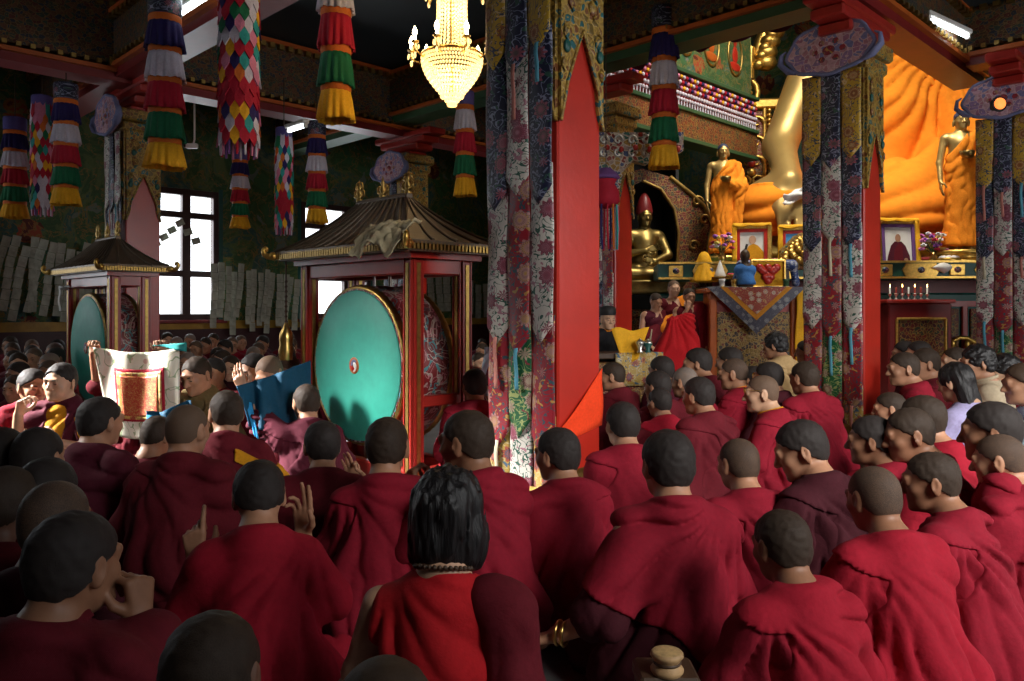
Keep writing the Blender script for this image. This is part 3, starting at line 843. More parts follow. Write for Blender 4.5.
def brocade(c, size, label, tiers, top=3.45, cols=3, cw=.185, group=None, start=0.0, emblem=True, seed=1):
    "layered pointed strips down the face of a pillar that looks towards the entrance; local -x faces out"
    rs = random.Random(seed)
    o = empty('brocade_hanging', (c.x, c.y, 0), PI / 4); tag(o, label, 'silk hanging', group)
    x0 = -size / 2 - .035
    y0 = -size / 2 - .005 + start
    z = top
    for ti, (names, tip) in enumerate(tiers):
        for k in range(cols):
            ya = y0 + k * (cw + .004); nm = names[k % len(names)]
            zt = z + .04; tp = tip - (.05 if k % 2 == (1 if ti % 2 == 0 else 0) else -.03) + rs.uniform(-.02, .02)
            pt = cw * .62
            off = -.012 * (len(tiers) - ti) - (.006 if k % 2 else 0)
            ph = rs.uniform(0, 6)
            def fn(u, v, ya=ya, zt=zt, tp=tp, pt=pt, off=off, ph=ph):
                zl = tp + pt * abs(u - .5) * 2
                zz = zt + (zl - zt) * v
                bul = .014 * math.sin(PI * u) + .006 * math.sin(ph + zz * 7 + u * 4)
                return (x0 + off - bul, ya + u * cw, zz)
            q = MB(); q.grid(fn, 8, 14, .004); st = q.build('strip', BRO[nm], o)
            if rs.random() < .75:
                q = MB(); yc = ya + cw / 2
                l = rs.uniform(.22, .42)
                q.grid(lambda u, v: (x0 + off - .022 - .004 * math.sin(v * 9), yc + (u - .5) * .03 + .006 * math.sin(v * 5), tp + .05 - v * l), 2, 8, .003)
                q.build('ribbon', RIB[rs.randrange(3)], st)
        z = tip + .16
    if emblem:
        yc = y0 + cols * cw / 2; zc = top + .24; Wd = cols * cw * .5 + .13
        pts = []
        for k in range(40):
            a = 2 * PI * k / 40; r = 1 + .035 * math.cos(8 * a)
            yy = math.cos(a) * Wd * r; zz = math.sin(a) * .27 * r
            if zz < 0: zz *= .80
            pts.append((yy, zz))
        q = MB(); q.M = Matrix.Translation((x0 - .07, yc, zc)) @ Matrix.Rotation(PI / 2, 4, 'Z')
        q.prism(pts, .0, .05); q.build('cloud_plaque', BRO['cloud'], o)
        q = MB(); q.M = Matrix.Translation((x0 - .085, yc, zc)) @ Matrix.Rotation(PI / 2, 4, 'Z')
        q.tube([(x * .99, .025, z_ * .99) for x, z_ in pts], .020, 8, True)
        for e in (-1, 1):
            q.tube([(e * Wd * .80, .03, -.15), (e * Wd * .98, .03, -.12), (e * (Wd + .07), .03, -.04), (e * (Wd + .06), .03, .05), (e * (Wd + .01), .03, .08)], [.03, .05, .045, .03, .012], 8, flat=.6)
        q.build('plaque_rim', BRO['cloudrim'], o)
        q = MB(); q.M = Matrix.Translation((x0 - .02, yc, zc)) @ Matrix.Rotation(PI / 2, 4, 'Z')
        for a in range(6):
            q.ball((math.cos(a * PI / 3) * .13, .085, math.sin(a * PI / 3) * .09), (.055, .02, .045), 10, 6)
        q.ball((0, .09, 0), (.07, .025, .05), 10, 6); q.build('plaque_flower', BRO['red'], o)
    return o
def pc(k): return at(PX[k][0], 310, PX[k][1])
T5 = [(('yellow', 'navy', 'yellow'), 2.74), (('navy', 'white', 'navy'), 1.92), (('white', 'red', 'white'), 1.02), (('red', 'green', 'red'), .42), (('gold', 'white', 'gold'), .06)]
brocade(pc('front'), .40, 'tall layered brocade hanging on the left face of the front red pillar', T5, cols=3, seed=2, start=-.02)
T5b = [(('yellow', 'navy', 'yellow'), 2.62), (('navy', 'white', 'navy'), 1.86), (('white', 'red', 'white'), 1.02), (('red', 'green', 'red'), .36), (('gold', 'red', 'gold'), .06)]
brocade(pc('altar'), .40, 'layered brocade hanging with mauve cloud plaque before the orange-robed statue', T5b, seed=5)
brocade(pc('side'), .40, 'layered brocade hanging under a lilac cloud plaque behind the lay visitors', T5b, seed=9)
brocade(pc('left'), .42, 'narrow faded brocade hanging with pale plaque on the pillar behind the small drum', [(('white', 'navy', 'white'), 2.5), (('navy', 'white', 'navy'), 1.9), (('white', 'red', 'white'), 1.0)], seed=12)
brocade(pc('back'), .42, 'yellow brocade hanging under dark cloud plaque above the large drum roof', [(('yellow', 'navy', 'yellow'), 2.4), (('navy', 'white', 'navy'), 1.5)], seed=14, top=3.3)
brocade(pc('inner'), .34, 'narrow bright brocade hanging on the slim inner pillar beside the niche', [(('white', 'navy'), 2.0), (('red', 'white'), 1.5), (('white', 'navy'), .9)], cols=2, cw=.16, seed=17, top=2.6, emblem=False)
# orange scarf tied round the front pillar
c = pc('front'); o = empty('orange_scarf', (c.x, c.y, 0), PI / 4); tag(o, 'bright orange-red scarf tied round the front red pillar', 'scarf')
M['scarf'] = m_cloth('scarf_orange', (.80, .055, .012), .15)
q = MB(); q.grid(lambda u, v: (-.215 + u * .43, -.209 - .012 * math.sin(u * PI) - .006 * math.sin(v * 7 + u * 5), .46 + u * .06 + (.06 + u * .30) * v), 14, 6, .004); q.build('band', M['scarf'], o)
q = MB(); q.grid(lambda u, v: (-.216 - .012 * math.sin(v * 5) - .01 * u, -.21 + u * .07, .52 - v * .42 - u * .03), 4, 10, .004); q.build('tail', M['scarf'], o)

# cylinder banners hanging from the beams
SILK = {k: m_cloth('silk_' + k, c, .25, 900, .7) for k, c in dict(navy=(.022, .014, .085), white=(.52, .48, .55), red=(.38, .012, .03), green=(.012, .13, .055), yellow=(.72, .36, .015), orange=(.55, .13, .02), purple=(.14, .06, .20), cap=(.10, .08, .26), pink=(.55, .18, .28), teal=(.03, .28, .26)).items()}
def pleat_ring(r0, r1, z0, z1, n=30, seed=0):
    rs = random.Random(seed); ph = rs.uniform(0, 6)
    q = MB()
    def fn(u, v):
        a = 2 * PI * u
        r = r0 + (r1 - r0) * v ** .8 + (.014 * math.sin(a * n / 2 + ph) + .006 * math.sin(a * 7 + ph * 2)) * v
        return (r * math.cos(a), r * math.sin(a), z0 + (z1 - z0) * v + .008 * math.sin(a * 3 + ph) * v)
    q.grid(fn, n * 4, 5, .004)
    return q
def victory(px, ytop, ybot, d, r, label, tiers=('navy', 'white', 'red', 'green', 'yellow'), cap=True, seed=0, cord=.6):
    r *= .86; zt = at(px, ytop, d).z; zb = at(px, ybot, d).z; c = at(px, 310, d)
    o = empty('cylinder_banner', (c.x, c.y, zb), 0.3 * seed); tag(o, label, 'hanging banner', 'tiered silk cylinder banners hanging from the beams')
    H = zt - zb; n = len(tiers); ch = H * .13 if cap else 0.0; th = (H - ch) / n
    q = MB(); q.lathe([(r * .8, th * .5), (r * .84, H - .01), (r * .82, H), (.02, H + .01)], 28); q.build('core', SILK['purple'], o)
    if cap:
        q = MB(); q.lathe([(r * .93, H - ch), (r * .95, H - .02), (r * .9, H), (.02, H + .012)], 28); q.build('cap', BRO['navy'] if seed % 2 else SILK['cap'], o)
    z = H - ch
    for k, t in enumerate(tiers):
        q = MB(); q.lathe([(r * .90, -th * .02 + z), (r * .93, z - th * .08), (r * .93, z - th * .2), (r * .90, z - th * .26)], 28); b = q.build('band', SILK['orange'], o)
        q = pleat_ring(r * .86, r * (1.06 if t != 'yellow' else 1.10), z - th * .2, z - th * 1.10 if k < n - 1 else 0.0, seed=seed * 9 + k)
        f = q.build('valance', SILK[t], o)
        z -= th
    q = MB(); q.tube([(0, 0, H), (0, 0, H + cord)], .008, 6); q.build('cord', M['wood'], o)
    return o
victory(165, -6, 168, 6.6, .165, 'bright tiered silk banner in front of the left fluorescent tube', seed=1)
victory(336, -95, 121, 6.9, .165, 'largest tiered silk banner above the big drum, ending in a golden skirt', seed=2)
victory(664, 8, 168, 9.0, .175, 'tiered silk banner hanging before the beaded frieze and gilt monk statue', seed=3)
victory(465, 92, 196, 10.6, .155, 'tiered silk banner directly beneath the lit chandelier', tiers=('white', 'red', 'green', 'yellow'), seed=4)
victory(66, 84, 205, 9.4, .165, 'dim tiered silk banner beside the small patchwork banner near the left wall', seed=5)
victory(15, 118, 218, 11.0, .18, 'dim tiered silk banner hanging furthest towards the left wall', seed=6, tiers=('navy', 'white', 'red', 'green', 'yellow'))
victory(317, 122, 223, 11.6, .16, 'shadowed tiered silk banner behind the big drum roof, by the second window', seed=7)
victory(240, 150, 228, 12.4, .15, 'small tiered silk banner below the long patchwork banner, by the window', seed=8)
def patchwork(px, ytop, ybot, d, r, label, seed=0):
    rs = random.Random(seed)
    zt = at(px, ytop, d).z; zb = at(px, ybot, d).z; c = at(px, 310, d); H = zt - zb
    o = empty('patchwork_banner', (c.x, c.y, zb)); tag(o, label, 'hanging banner', 'patchwork silk banners of pointed tabs')
    q = MB(); q.lathe([(r * .85, .15), (r * .85, H), (.02, H + .01)], 20); q.build('core', SILK['purple'], o)
    q = MB(); q.lathe([(r * 1.02, H - .16), (r * 1.04, H - .02), (r * .95, H), (.02, H + .012)], 20); q.build('cap', SILK['cap'], o)
    keys = ['red', 'white', 'green', 'yellow', 'navy', 'pink', 'teal', 'orange', 'white', 'red']
    rows = max(6, int(H / .115)); n = 13
    for j in range(rows):
        q = MB(); z1 = H - .1 - j * (H - .28) / rows; L = .21
        for k in range(n):
            a = 2 * PI * (k + .5 * (j % 2)) / n; w = PI / n * 1.02; rr = r * (1.0 + .03 * rs.random()); z0 = z1
            q.m = rs.randrange(len(keys))
            vs = []; 
            for e in (0, .012):
                for (da, dz) in ((-w, 0), (w, 0), (w, -L * .7), (0, -L), (-w, -L * .7)):
                    R = rr - e + (-dz) * (.07 + .06 * ((k * 7 + j * 3) % 4) / 3); vs.append((R * math.cos(a + da), R * math.sin(a + da), z0 + dz))
            q.add(vs, [(0, 1, 2, 3, 4), (9, 8, 7, 6, 5), (0, 5, 6, 1), (1, 6, 7, 2), (2, 7, 8, 3), (3, 8, 9, 4), (4, 9, 5, 0)])
        q.build('tab_row', [SILK[x] for x in keys], o)
    q = MB()
    for k in range(14):
        a = 2 * PI * k / 14; x, y = r * .95 * math.cos(a), r * .95 * math.sin(a)
        q.m = k % 4; q.tube([(x, y, .22), (x * 1.02, y * 1.02, .10), (x, y, 0)], [.010, .012, .009], 6)
    q.build('fringe', [SILK['white'], SILK['pink'], SILK['purple'], SILK['red']], o)
    q = MB(); q.tube([(0, 0, H), (0, 0, H + .7)], .008, 6); q.build('cord', M['wood'], o)
patchwork(239, -60, 157, 6.4, .145, 'long bright patchwork banner of coloured silk tabs near the left tube light', 1)
patchwork(42, 96, 216, 10.4, .12, 'dim patchwork banner with pale blue cap between two tiered banners', 2)
patchwork(284, 128, 235, 11.0, .11, 'shadowed patchwork banner with blue cap beside the far tube light', 3)

# tube lights
M['tube'] = m_emit('tube_glow', (.86, .95, 1.0), 14)
def tube_light(p, q_, label):
    p, q_ = Vector(p), Vector(q_); dv = q_ - p; L = dv.length; mid = (p + q_) / 2
    o = empty('tube_light', mid, math.atan2(dv.y, dv.x)); tag(o, label, 'tube light')
    q = MB(); q.bbox((0, 0, .06), (L + .1, .09, .06), .012); q.build('fitting', M['white'], o)
    q = MB(); q.tube([(-L / 2, 0, 0), (L / 2, 0, 0)], .02, 10); q.build('tube', M['tube'], o)
    for e in (-1, 1):
        q = MB(); q.bbox((e * (L / 2 + .02), 0, .01), (.04, .05, .07), .008); q.build('end_cap', M['white'], o)
    return o
a = at(182, 13, 7.3); tube_light(a, a + Vector((Q, -Q, 0)) * 1.2, 'tube light behind the bright tiered banner on the left')
a = at(289, 131, 10.6); tube_light(a, a + Vector((Q, -Q, 0)) * .40, 'short far tube light beside the shadowed patchwork banner')
a = at(929, 18, 8.7); b = at(967, 38, 9.25); tube_light(a, b, 'tube light under the red beam above the orange-robed statue')

# chandelier
c = at(452, 100, 6.3)
ch = empty('chandelier', c); tag(ch, 'lit crystal chandelier with candle bulbs hanging above the big drum', 'chandelier')
M['crystal'] = NT('crystal'); t = M['crystal']
i = t.b.inputs; i['Base Color'].default_value = (1, .86, .55, 1); i['Roughness'].default_value = .12; i['IOR'].default_value = 1.35; i['Transmission Weight'].default_value = .55; i['Emission Color'].default_value = (1, .70, .28, 1); i['Emission Strength'].default_value = .9  # beads emit faintly themselves, standing in for bulb light passing through the crystal
M['crystal'] = t.m
M['bulb'] = m_emit('bulb_glow', (1, .80, .45), 28)
q = MB()
for j in range(11):
    t = j / 10; rr = .075 + .165 * math.sin(min(1, t * 1.02) * PI / 2); zz = .03 + .30 * t
    n = max(10, int(rr * 2 * PI / .024))
    for k in range(n):
        a = 2 * PI * (k + .5 * (j % 2)) / n; q.ball((rr * math.cos(a), rr * math.sin(a), zz), (.0105, .0105, .014), 6, 4)
q.build('crystal_bowl', M['crystal'], ch)
q = MB()
for j in range(24):
    zz = .36 + j * .032; rr = .145 - .03 * math.sin(j / 24 * PI)
    for k in range(26):
        a = 2 * PI * k / 26; q.ball((rr * math.cos(a), rr * math.sin(a), zz), (.009, .009, .014), 6, 4)
q.build('crystal_column', M['crystal'], ch)
q = MB()
for k in range(16):
    a = 2 * PI * k / 16
    for z, rr in ((.0, .05), (-.035, .03), (.03, .085)): q.ball((rr * math.cos(a), rr * math.sin(a), z), (.012, .012, .02), 6, 4)
q.build('crystal_tassel', M['crystal'], ch)
q = MB(); q.tube([(0, 0, .0), (0, 0, 1.9)], .012, 8); q.lathe([(.235, .335), (.25, .345), (.25, .36), (.235, .37), (.225, .35), (.235, .335)], 32); q.lathe([(.14, .90), (.16, .91), (.16, .93), (.13, .94), (.14, .90)], 28); q.build('frame', M['brass'], ch)
for tier, (zz, rr, n) in enumerate(((.40, .33, 9), (.92, .26, 6))):
    for k in range(n):
        a = 2 * PI * (k + .35) / n; ca, sa = math.cos(a), math.sin(a)
        q = MB(); q.tube([(.2 * ca, .2 * sa, zz - .04), (.26 * ca, .26 * sa, zz - .10), (rr * ca, rr * sa, zz - .06), (rr * ca, rr * sa, zz)], .008, 6)
        q.lathe([(.012, -.01), (.03, 0), (.032, .008), (.010, .012)], 10, (rr * ca, rr * sa, zz))
        ar = q.build('arm', M['brass'], ch)
        q = MB(); q.tube([(rr * ca, rr * sa, zz), (rr * ca, rr * sa, zz + .05)], .010, 8); q.lathe([(.010, .05), (.019, .07), (.016, .095), (.001, .125)], 10, (rr * ca, rr * sa, zz)); q.build('bulb', M['bulb'], ar)
        q = MB()
        for e in range(5):
            b = e * 1.26; q.ball((rr * ca + .028 * math.cos(b), rr * sa + .028 * math.sin(b), zz - .035 - .02 * (e % 2)), (.009, .009, .02), 6, 4)
        q.ball((rr * ca, rr * sa, zz - .10), (.012, .012, .026), 6, 4); q.build('drop', M['crystal'], ar)

# small security camera on the beam
c = at(192, 146, 11.3); o = empty('security_camera', c); tag(o, 'small white security camera under the beam beside the bright tiered banner', 'camera')
q = MB(); q.bbox((0, 0, 0), (.16, .07, .07), .01); q.build('housing', M['white'], o)
q = MB(); q.tube([(-.08, 0, 0), (-.11, 0, 0)], .028, 10); q.build('lens', M['black'], o)
q = MB(); q.tube([(.02, 0, .03), (.02, .04, .10), (.02, .04, .62)], .014, 6); q.build('bracket', M['white'], o)
# ------------------------------------------------------------------ great drums in roofed frames
M['drumskin'] = m_plain('drum_skin', (.035, .36, .27), .55, 0, .10, 14, .08)
M['roof'] = m_plain('roof_bronze', (.12, .085, .055), .45, .3, .25, 8, .2)
def m_dragon():
    t = NT('drum_shell_painting'); co = t.co()
    n = t.noise(co, 3.2, 2, .5, 2.6); n2 = t.noise(co, 6.5, 2, .5, 1.5); n3 = t.noise(co, 2.0, 1)
    col = t.ramp(n3, [(.42, (.20, .016, .018)), (.55, (.11, .012, .014))])
    w = t.math('LESS_THAN', t.math('ABSOLUTE', t.math('SUBTRACT', n, .5)), .030)
    col = t.mix(w, col, (.42, .36, .30))
    w2 = t.math('LESS_THAN', t.math('ABSOLUTE', t.math('SUBTRACT', n2, .58)), .022)
    col = t.mix(w2, col, (.06, .22, .24))
    w3 = t.math('LESS_THAN', t.math('ABSOLUTE', t.math('SUBTRACT', n2, .42)), .018)
    col = t.mix(w3, col, (.45, .20, .22))
    return t.out(col, .42, 0, .45)
M['shell'] = m_dragon()
LB = 1.40
def drum_set(px, d, lab_frame, lab_drum, LA=.50, E=.10, zt=.36, hl=.235):
    c = at(px, 310, d)                                   # the near corner, on the floor
    fr = empty('drum_pavilion', (c.x, c.y, 0), PI / 4); tag(fr, lab_frame, 'drum pavilion')
    H = 1.60
    for x in (.06, LA):
        for y in (.06, LB):
            q = MB(); q.bbox((x, y, H / 2), (.105, .105, H), .012)
            for e in (-1, 1):
                q.box((x - .054, y + e * .036, H / 2), (.008, .012, H)); q.box((x + e * .036, y - .054, H / 2), (.012, .008, H))
            q.build('post', M['red'], fr)
            q = MB(); q.box((x - .056, y, H / 2), (.006, .03, H - .06)); q.box((x, y - .056, H / 2), (.03, .006, H - .06)); q.build('gilt_strip', M['goldd'], fr)
    for y in (.06, LB):
        for z, h in ((H - .05, .11), (.62, .075), (.10, .12)):
            q = MB(); q.bbox((LA / 2 + .03, y, z), (LA - .1, .08, h), .01); q.build('rail', M['red'], fr)
    for x in (.06, LA):
        for z, h in ((H - .05, .11), (.10, .12)):
            q = MB(); q.bbox((x, LB / 2 + .03, z), (.08, LB - .1, h), .01); q.build('rail', M['red'], fr)
    q = MB(); x0, x1, y0, y1 = -.04, LA + .10, -.04, LB + .08
    cx, cy = (x0 + x1) / 2, (y0 + y1) / 2
    q.box((cx, cy, H + .02), (x1 - x0, y1 - y0, .04)); q.build('cornice', M['red'], fr)
    q = MB()
    for k in range(52):
        t = (k + .5) / 52
        for yy in (y0 - E, y1 + E): q.box((x0 - E + (x1 - x0 + 2 * E) * t, yy, H + .075), (.018, .03, .05)) if k % 2 == 0 else None
        for xx in (x0 - E, x1 + E): q.box((xx, y0 - E + (y1 - y0 + 2 * E) * t, H + .075), (.03, .022, .05))
    q.build('eave_tiles', M['goldd'], fr)
    q = MB(); q.box((cx, cy, H + .055), (x1 - x0 + 2 * E - .03, y1 - y0 + 2 * E - .03, .03)); q.box((cx, cy, H + .10), (x1 - x0 + 2 * E + .03, y1 - y0 + 2 * E + .03, .022)); q.build('eave', M['roof'], fr)
    # hipped roof with a hollow slope
    rl = .62
    def ring(t):
        s_ = (1 - t) ** 1.0; k = t ** 1.7
        hx = (x1 - x0) / 2 + E; hy = (y1 - y0) / 2 + E
        f = 1 - t
        return (hx * f + .02 * t, (hy - rl / 2) * f + rl / 2 , H + .11 + zt * (t * .45 + k * .55))
    q = MB(); N = 8; vs = []; fs = []
    for j in range(N + 1):
        hx, hy, z = ring(j / N); vs += [(cx - hx, cy - hy, z), (cx + hx, cy - hy, z), (cx + hx, cy + hy, z), (cx - hx, cy + hy, z)]
    for j in range(N):
        for k in range(4): fs.append((j * 4 + k, j * 4 + (k + 1) % 4, j * 4 + 4 + (k + 1) % 4, j * 4 + 4 + k))
    fs.append((N * 4, N * 4 + 1, N * 4 + 2, N * 4 + 3)); q.add(vs, fs, False); q.build('roof', M['roof'], fr)
    q = MB()
    for k in range(13):                                    # raised seams down the slopes
        u = -1 + 2 * k / 12
        for sx in (-1, 1):
            q.tube([(cx + sx * ring(j / N)[0], cy + u * ring(j / N)[1], ring(j / N)[2] + .008) for j in range(N + 1)], .011, 6)
    for k in range(5):
        u = -1 + 2 * k / 4
        for sy in (-1, 1):
            q.tube([(cx + u * ring(j / N)[0], cy + sy * ring(j / N)[1], ring(j / N)[2] + .008) for j in range(N + 1)], .011, 6)
    zr = ring(1)[2]
    q.tube([(cx, cy - rl / 2 - .02, zr + .015), (cx, cy + rl / 2 + .02, zr + .015)], .028, 8)
    q.build('roof_seams', M['roof'], fr)
    for u in (-1, 0, 1):
        q = MB(); y = cy + u * rl / 2
        q.lathe([(.03, 0), (.04, .015), (.018, .03), (.03, .05), (.036, .07), (.014, .10), (.024, .115), (.012, .135), (.002, .17)], 12, (cx, y, zr + .03), sx=.75, sy=.75)
        for e in (-1, 1):
            q.tube([(cx, y + e * .02, zr + .06), (cx, y + e * .06, zr + .075), (cx, y + e * .062, zr + .11), (cx, y + e * .038, zr + .125)], [.01, .012, .010, .006], 6)
            if u: q.tube([(cx, y + e * .015, zr + .12), (cx, y + e * .045, zr + .14), (cx, y + e * .04, zr + .175), (cx, y + e * .015, zr + .185)], [.008, .010, .008, .005], 6)
        q.build('finial', M['goldd'], fr)
    for sx, sy in ((-1, -1), (1, -1), (-1, 1), (1, 1)):
        hx, hy, z = ring(0); p = Vector((cx + sx * hx, cy + sy * hy, z - .03)); dv = Vector((sx, sy, 0)).normalized()
        q = MB(); pts = []
        for k in range(14):
            a = -.6 + k * .42; r = .05 * (1 - k / 17)
            pts.append(p + dv * (.05 + k * .003 + r * math.sin(a)) + Vector((0, 0, .02 + r * -math.cos(a) + .02)))
        q.tube([p - dv * .08] + pts, [.03] + [.022 * (1 - k / 16) + .004 for k in range(14)], 8)
        q.ball(p + dv * .02, (.04, .04, .035), 10, 6); q.build('corner_scroll', M['gold'], fr)
    # the drum itself, its axis along the hall
    dr = empty('drum', fr.matrix_basis @ Vector((LA / 2 + .03, LB / 2 + .03, .84)), PI / 4); dr.location = Vector((c.x, c.y, 0)) + Matrix.Rotation(PI / 4, 3, 'Z') @ Vector((LA / 2 + .03, LB / 2 + .03, .84))
    tag(dr, lab_drum, 'drum')
    Rx = Matrix.Rotation(PI / 2, 4, 'Y'); R = .575
    q = MB(); q.M = Rx; q.lathe([(R * .985, -hl), (R * 1.02, -hl * .6), (R * 1.035, 0), (R * 1.02, hl * .6), (R * .985, hl)], 64); q.build('shell', M['shell'], dr)
    for e in (-1, 1):
        q = MB(); q.M = Rx; q.lathe([(.001, e * (hl + .016)), (R * .5, e * (hl + .014)), (R * .95, e * (hl + .008)), (R * .975, e * (hl - .004)), (R * .96, e * (hl - .02))], 64); hd = q.build('drumhead', M['drumskin'], dr)
        q = MB(); q.M = Rx
        q.lathe([(R * .965, e * (hl - .02)), (R * 1.0, e * (hl + .004)), (R * 1.015, e * (hl - .02)), (R * 1.03, e * (hl - .05)), (R * 1.0, e * (hl - .06))], 112, wob=lambda a, z, j: 1 + (.016 * max(0, math.cos(a * 56)) if j in (2, 3) else 0)); q.build('rim', M['goldd'], dr)
        q = MB(); q.M = Rx; q.lathe([(.001, e * (hl + .021)), (.048, e * (hl + .0205)), (.060, e * (hl + .0195)), (.062, e * (hl + .015))], 28); em = q.build('emblem', M['orange'], dr)
        # swirl of three comma shapes in the middle
        for k, mt in enumerate((M['redp'], BRO['cloudrim'], M['white'])):
            q = MB(); q.M = Rx; pts = []
            for j in range(9):
                a = k * 2.094 + j * .25; rr = .008 + .036 * (j / 8) ** .7; pts.append((rr * math.cos(a), rr * math.sin(a), e * (hl + .024)))
            q.tube(pts, [.020 * (1 - j / 9) + .004 for j in range(9)], 6, flat=.25); q.build('swirl', mt, em)
    for e in (-1, 1):
        q = MB(); q.tube([(0, e * .10, .58), (0, e * .10, .72)], .012, 6); q.build('hook', M['silver'], dr)
    return fr, dr
FR1, DR1 = drum_set(412, 5.3, 'large red and gilt drum frame with bronze roof beside the front pillar', 'large green-skinned drum with dragon-painted shell in the nearer frame')
FR2, DR2 = drum_set(110, 8.0, 'farther red drum frame with bronze roof near the window', 'green-skinned drum half hidden behind the held-up tapestry', .36, .08, .30, .20)

# cloths on the roofs
def local(fr, p): return fr.location + Matrix.Rotation(PI / 4, 3, 'Z') @ Vector(p)
M['cream'] = m_cloth('cream_silk', (.50, .42, .26), .2, 900, .6); M['whitesilk'] = m_cloth('white_silk', (.68, .68, .66), .12, 900, .6)
def blanket(fn, nu, nv, th, name, mat, label, cat, loc=None, rz=0, parent=None):
    q = MB(); q.grid(fn, nu, nv, th); o = q.build(name, mat, parent, loc, (0, 0, rz))
    if label: tag(o, label, cat)
    return o
def crumple(x, y): return math.sin(x * 31 + y * 13) * .5 + math.sin(x * 17 - y * 29 + 1.3) * .35 + math.sin(x * 53 + 2) * .2
blanket(lambda u, v: Vector((-.19 - .06 * (1 - v) + v * .14 + .018 * crumple(u, v), -.16 + u * .52 + .02 * crumple(v, u), 1.70 + v * .135 + .05 * math.sin(v * PI) + .022 * crumple(u * 1.2, v * .8) - .05 * (1 - v) * (1 + math.sin(u * 9)))),
        30, 16, .006, 'offering_scarf', M['cream'], 'crumpled cream silk scarf lying on the large drum roof', 'scarf', Vector((FR1.location.x, FR1.location.y, 0)), PI / 4)
q = MB()
q.tube([(-.02, .0, 1.48), (-.07, -.02, 1.50), (-.08, .06, 1.50), (-.02, .12, 1.49)], [.02, .03, .028, .02], 8, flat=.6)
q.grid(lambda u, v: (-.085 + .008 * math.sin(v * 8), .06 + u * .06 + .01 * math.sin(v * 6), 1.50 - v * .26), 4, 10, .006)
q.tube([(-.05, .02, 1.50), (-.06, -.12, 1.515), (-.055, -.22, 1.50)], [.02, .024, .012], 8, flat=.5)
o = q.build('white_scarf', M['whitesilk'], None, local(FR2, (0, LB - .1, 0)), (0, 0, PI / 4)); tag(o, 'white silk scarf knotted on the left post of the far drum frame', 'scarf')
# hanging drum beater
p = at(286, 256, 6.35); zb = at(287, 360, 6.35).z
o = empty('hanging_beater', (p.x, p.y, zb)); tag(o, 'gilt finial hanging on a beaded cord from the large drum roof', 'ornament')
q = MB(); H = p.z - zb
q.tube([(0, 0, H), (0, 0, .25)], .007, 6)
for k in range(10): q.ball((0, 0, .27 + k * .04), .013, 8, 5)
q.build('cord', M['wood'], o)
q = MB(); q.lathe([(.012, .30), (.028, .26), (.05, .22), (.056, .17), (.05, .12), (.060, .08), (.05, .0)], 14, wob=lambda a, z, j: 1 + .10 * math.sin(a * 7)); q.build('finial', M['brass'], o)

# prayer papers strung along the window wall
rs = random.Random(4)
def paper_strip(a, b, z, n, w, h, tilt, label):
    q = MB(); yaw = rs.uniform(-.25, .25)
    for k in range(n):
        q.bbox((.02 * math.sin(k * .8 + a), rs.uniform(-.006, .006), -h * (k + .5)), (w, .006, h * .97), .002)
    o = q.build('paper_strip', M['paper'], None, hall(a, b, z), (0, tilt, PI / 4 + yaw)); tag(o, label, 'paper strip', label)
for k in range(17):
    paper_strip(6.20 + k * .125, 13.72 - .03 * (k % 3), 2.13 - .016 * k + rs.uniform(-.08, .05) - (.12 if k in (3,) else 0), 6 + (k % 3 == 0), .115, .165, rs.uniform(-.02, .10), 'strips of pale printed papers hanging between the two windows')
for k in range(22):
    paper_strip(1.9 + k * .125, 13.72 - .03 * (k % 3), 2.38 - .008 * k + rs.uniform(-.1, .1), 7, .115, .165, .12 + rs.uniform(-.1, .12), 'strips of pale printed papers hanging left of the small drum')
for k in range(12):
    paper_strip(10.2 + k * .24, 13.72, 2.1 - .02 * k + rs.uniform(-.05, .05), 4, .19, .20, rs.uniform(-.05, .05), 'strips of pale printed papers beyond the large drum frame')
for k in range(6):
    c = at(156 + k * 8, 244 - k * 7 + (16 if k > 3 else 0) * (k - 3), 13.6)
    q = MB(); q.bbox((0, 0, 0), (.15, .006, .11), .002); o = q.build('paper_card', M['paper'], None, c, (0, -.5 + .2 * (k > 3), PI / 4)); tag(o, 'cards of a paper string looped across the bright window', 'paper card', 'cards of the paper string across the window')
# ------------------------------------------------------------------ altar, statues and offerings
ALT = math.radians(22)          # the altar is seen a little from its right; local -y faces the hall
def alt(px, py, d, name, label, cat, group=None, rz=-ALT * 0 + .0):
    o = empty(name, at(px, py, d), rz); tag(o, label, cat, group); return o
def mound(name, mesh, mat, parent): return link(name, mesh, mat, parent)
def statue_fold(seed, amp, side=1):
    r = random.Random(seed); p1, p2 = r.uniform(0, 6), r.uniform(0, 6)
    def f(p):
        x, y, z = p.T; w = noise(p, 5, seed); w2 = noise(p, 13, seed + 2)
        a = np.abs(np.sin((x * .55 * side + z * .42) * 44 * 1.0 + p1 + w * 2.2 + y * 8)) ** .7
        b = np.abs(np.sin(x * 34 + p2 + w * 2.6 + w2)) ** .7
        m = sstep(z, .75, 1.15)
        return ((a - .6) * (.35 + .65 * m) + (b - .6) * (1 - m * .6) + w * .4) * amp
    return f
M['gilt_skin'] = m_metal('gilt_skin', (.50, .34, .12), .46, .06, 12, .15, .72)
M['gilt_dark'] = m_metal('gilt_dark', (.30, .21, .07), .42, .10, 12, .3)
M['robe_orange'] = m_cloth('statue_robe_orange', (.80, .24, .015), .18); M['robe_gold'] = m_cloth('statue_robe_gold', (.85, .33, .02), .18)
M['hair_blue'] = m_plain('statue_hair', (.02, .03, .07), .5, 0, .2, 30, .6)
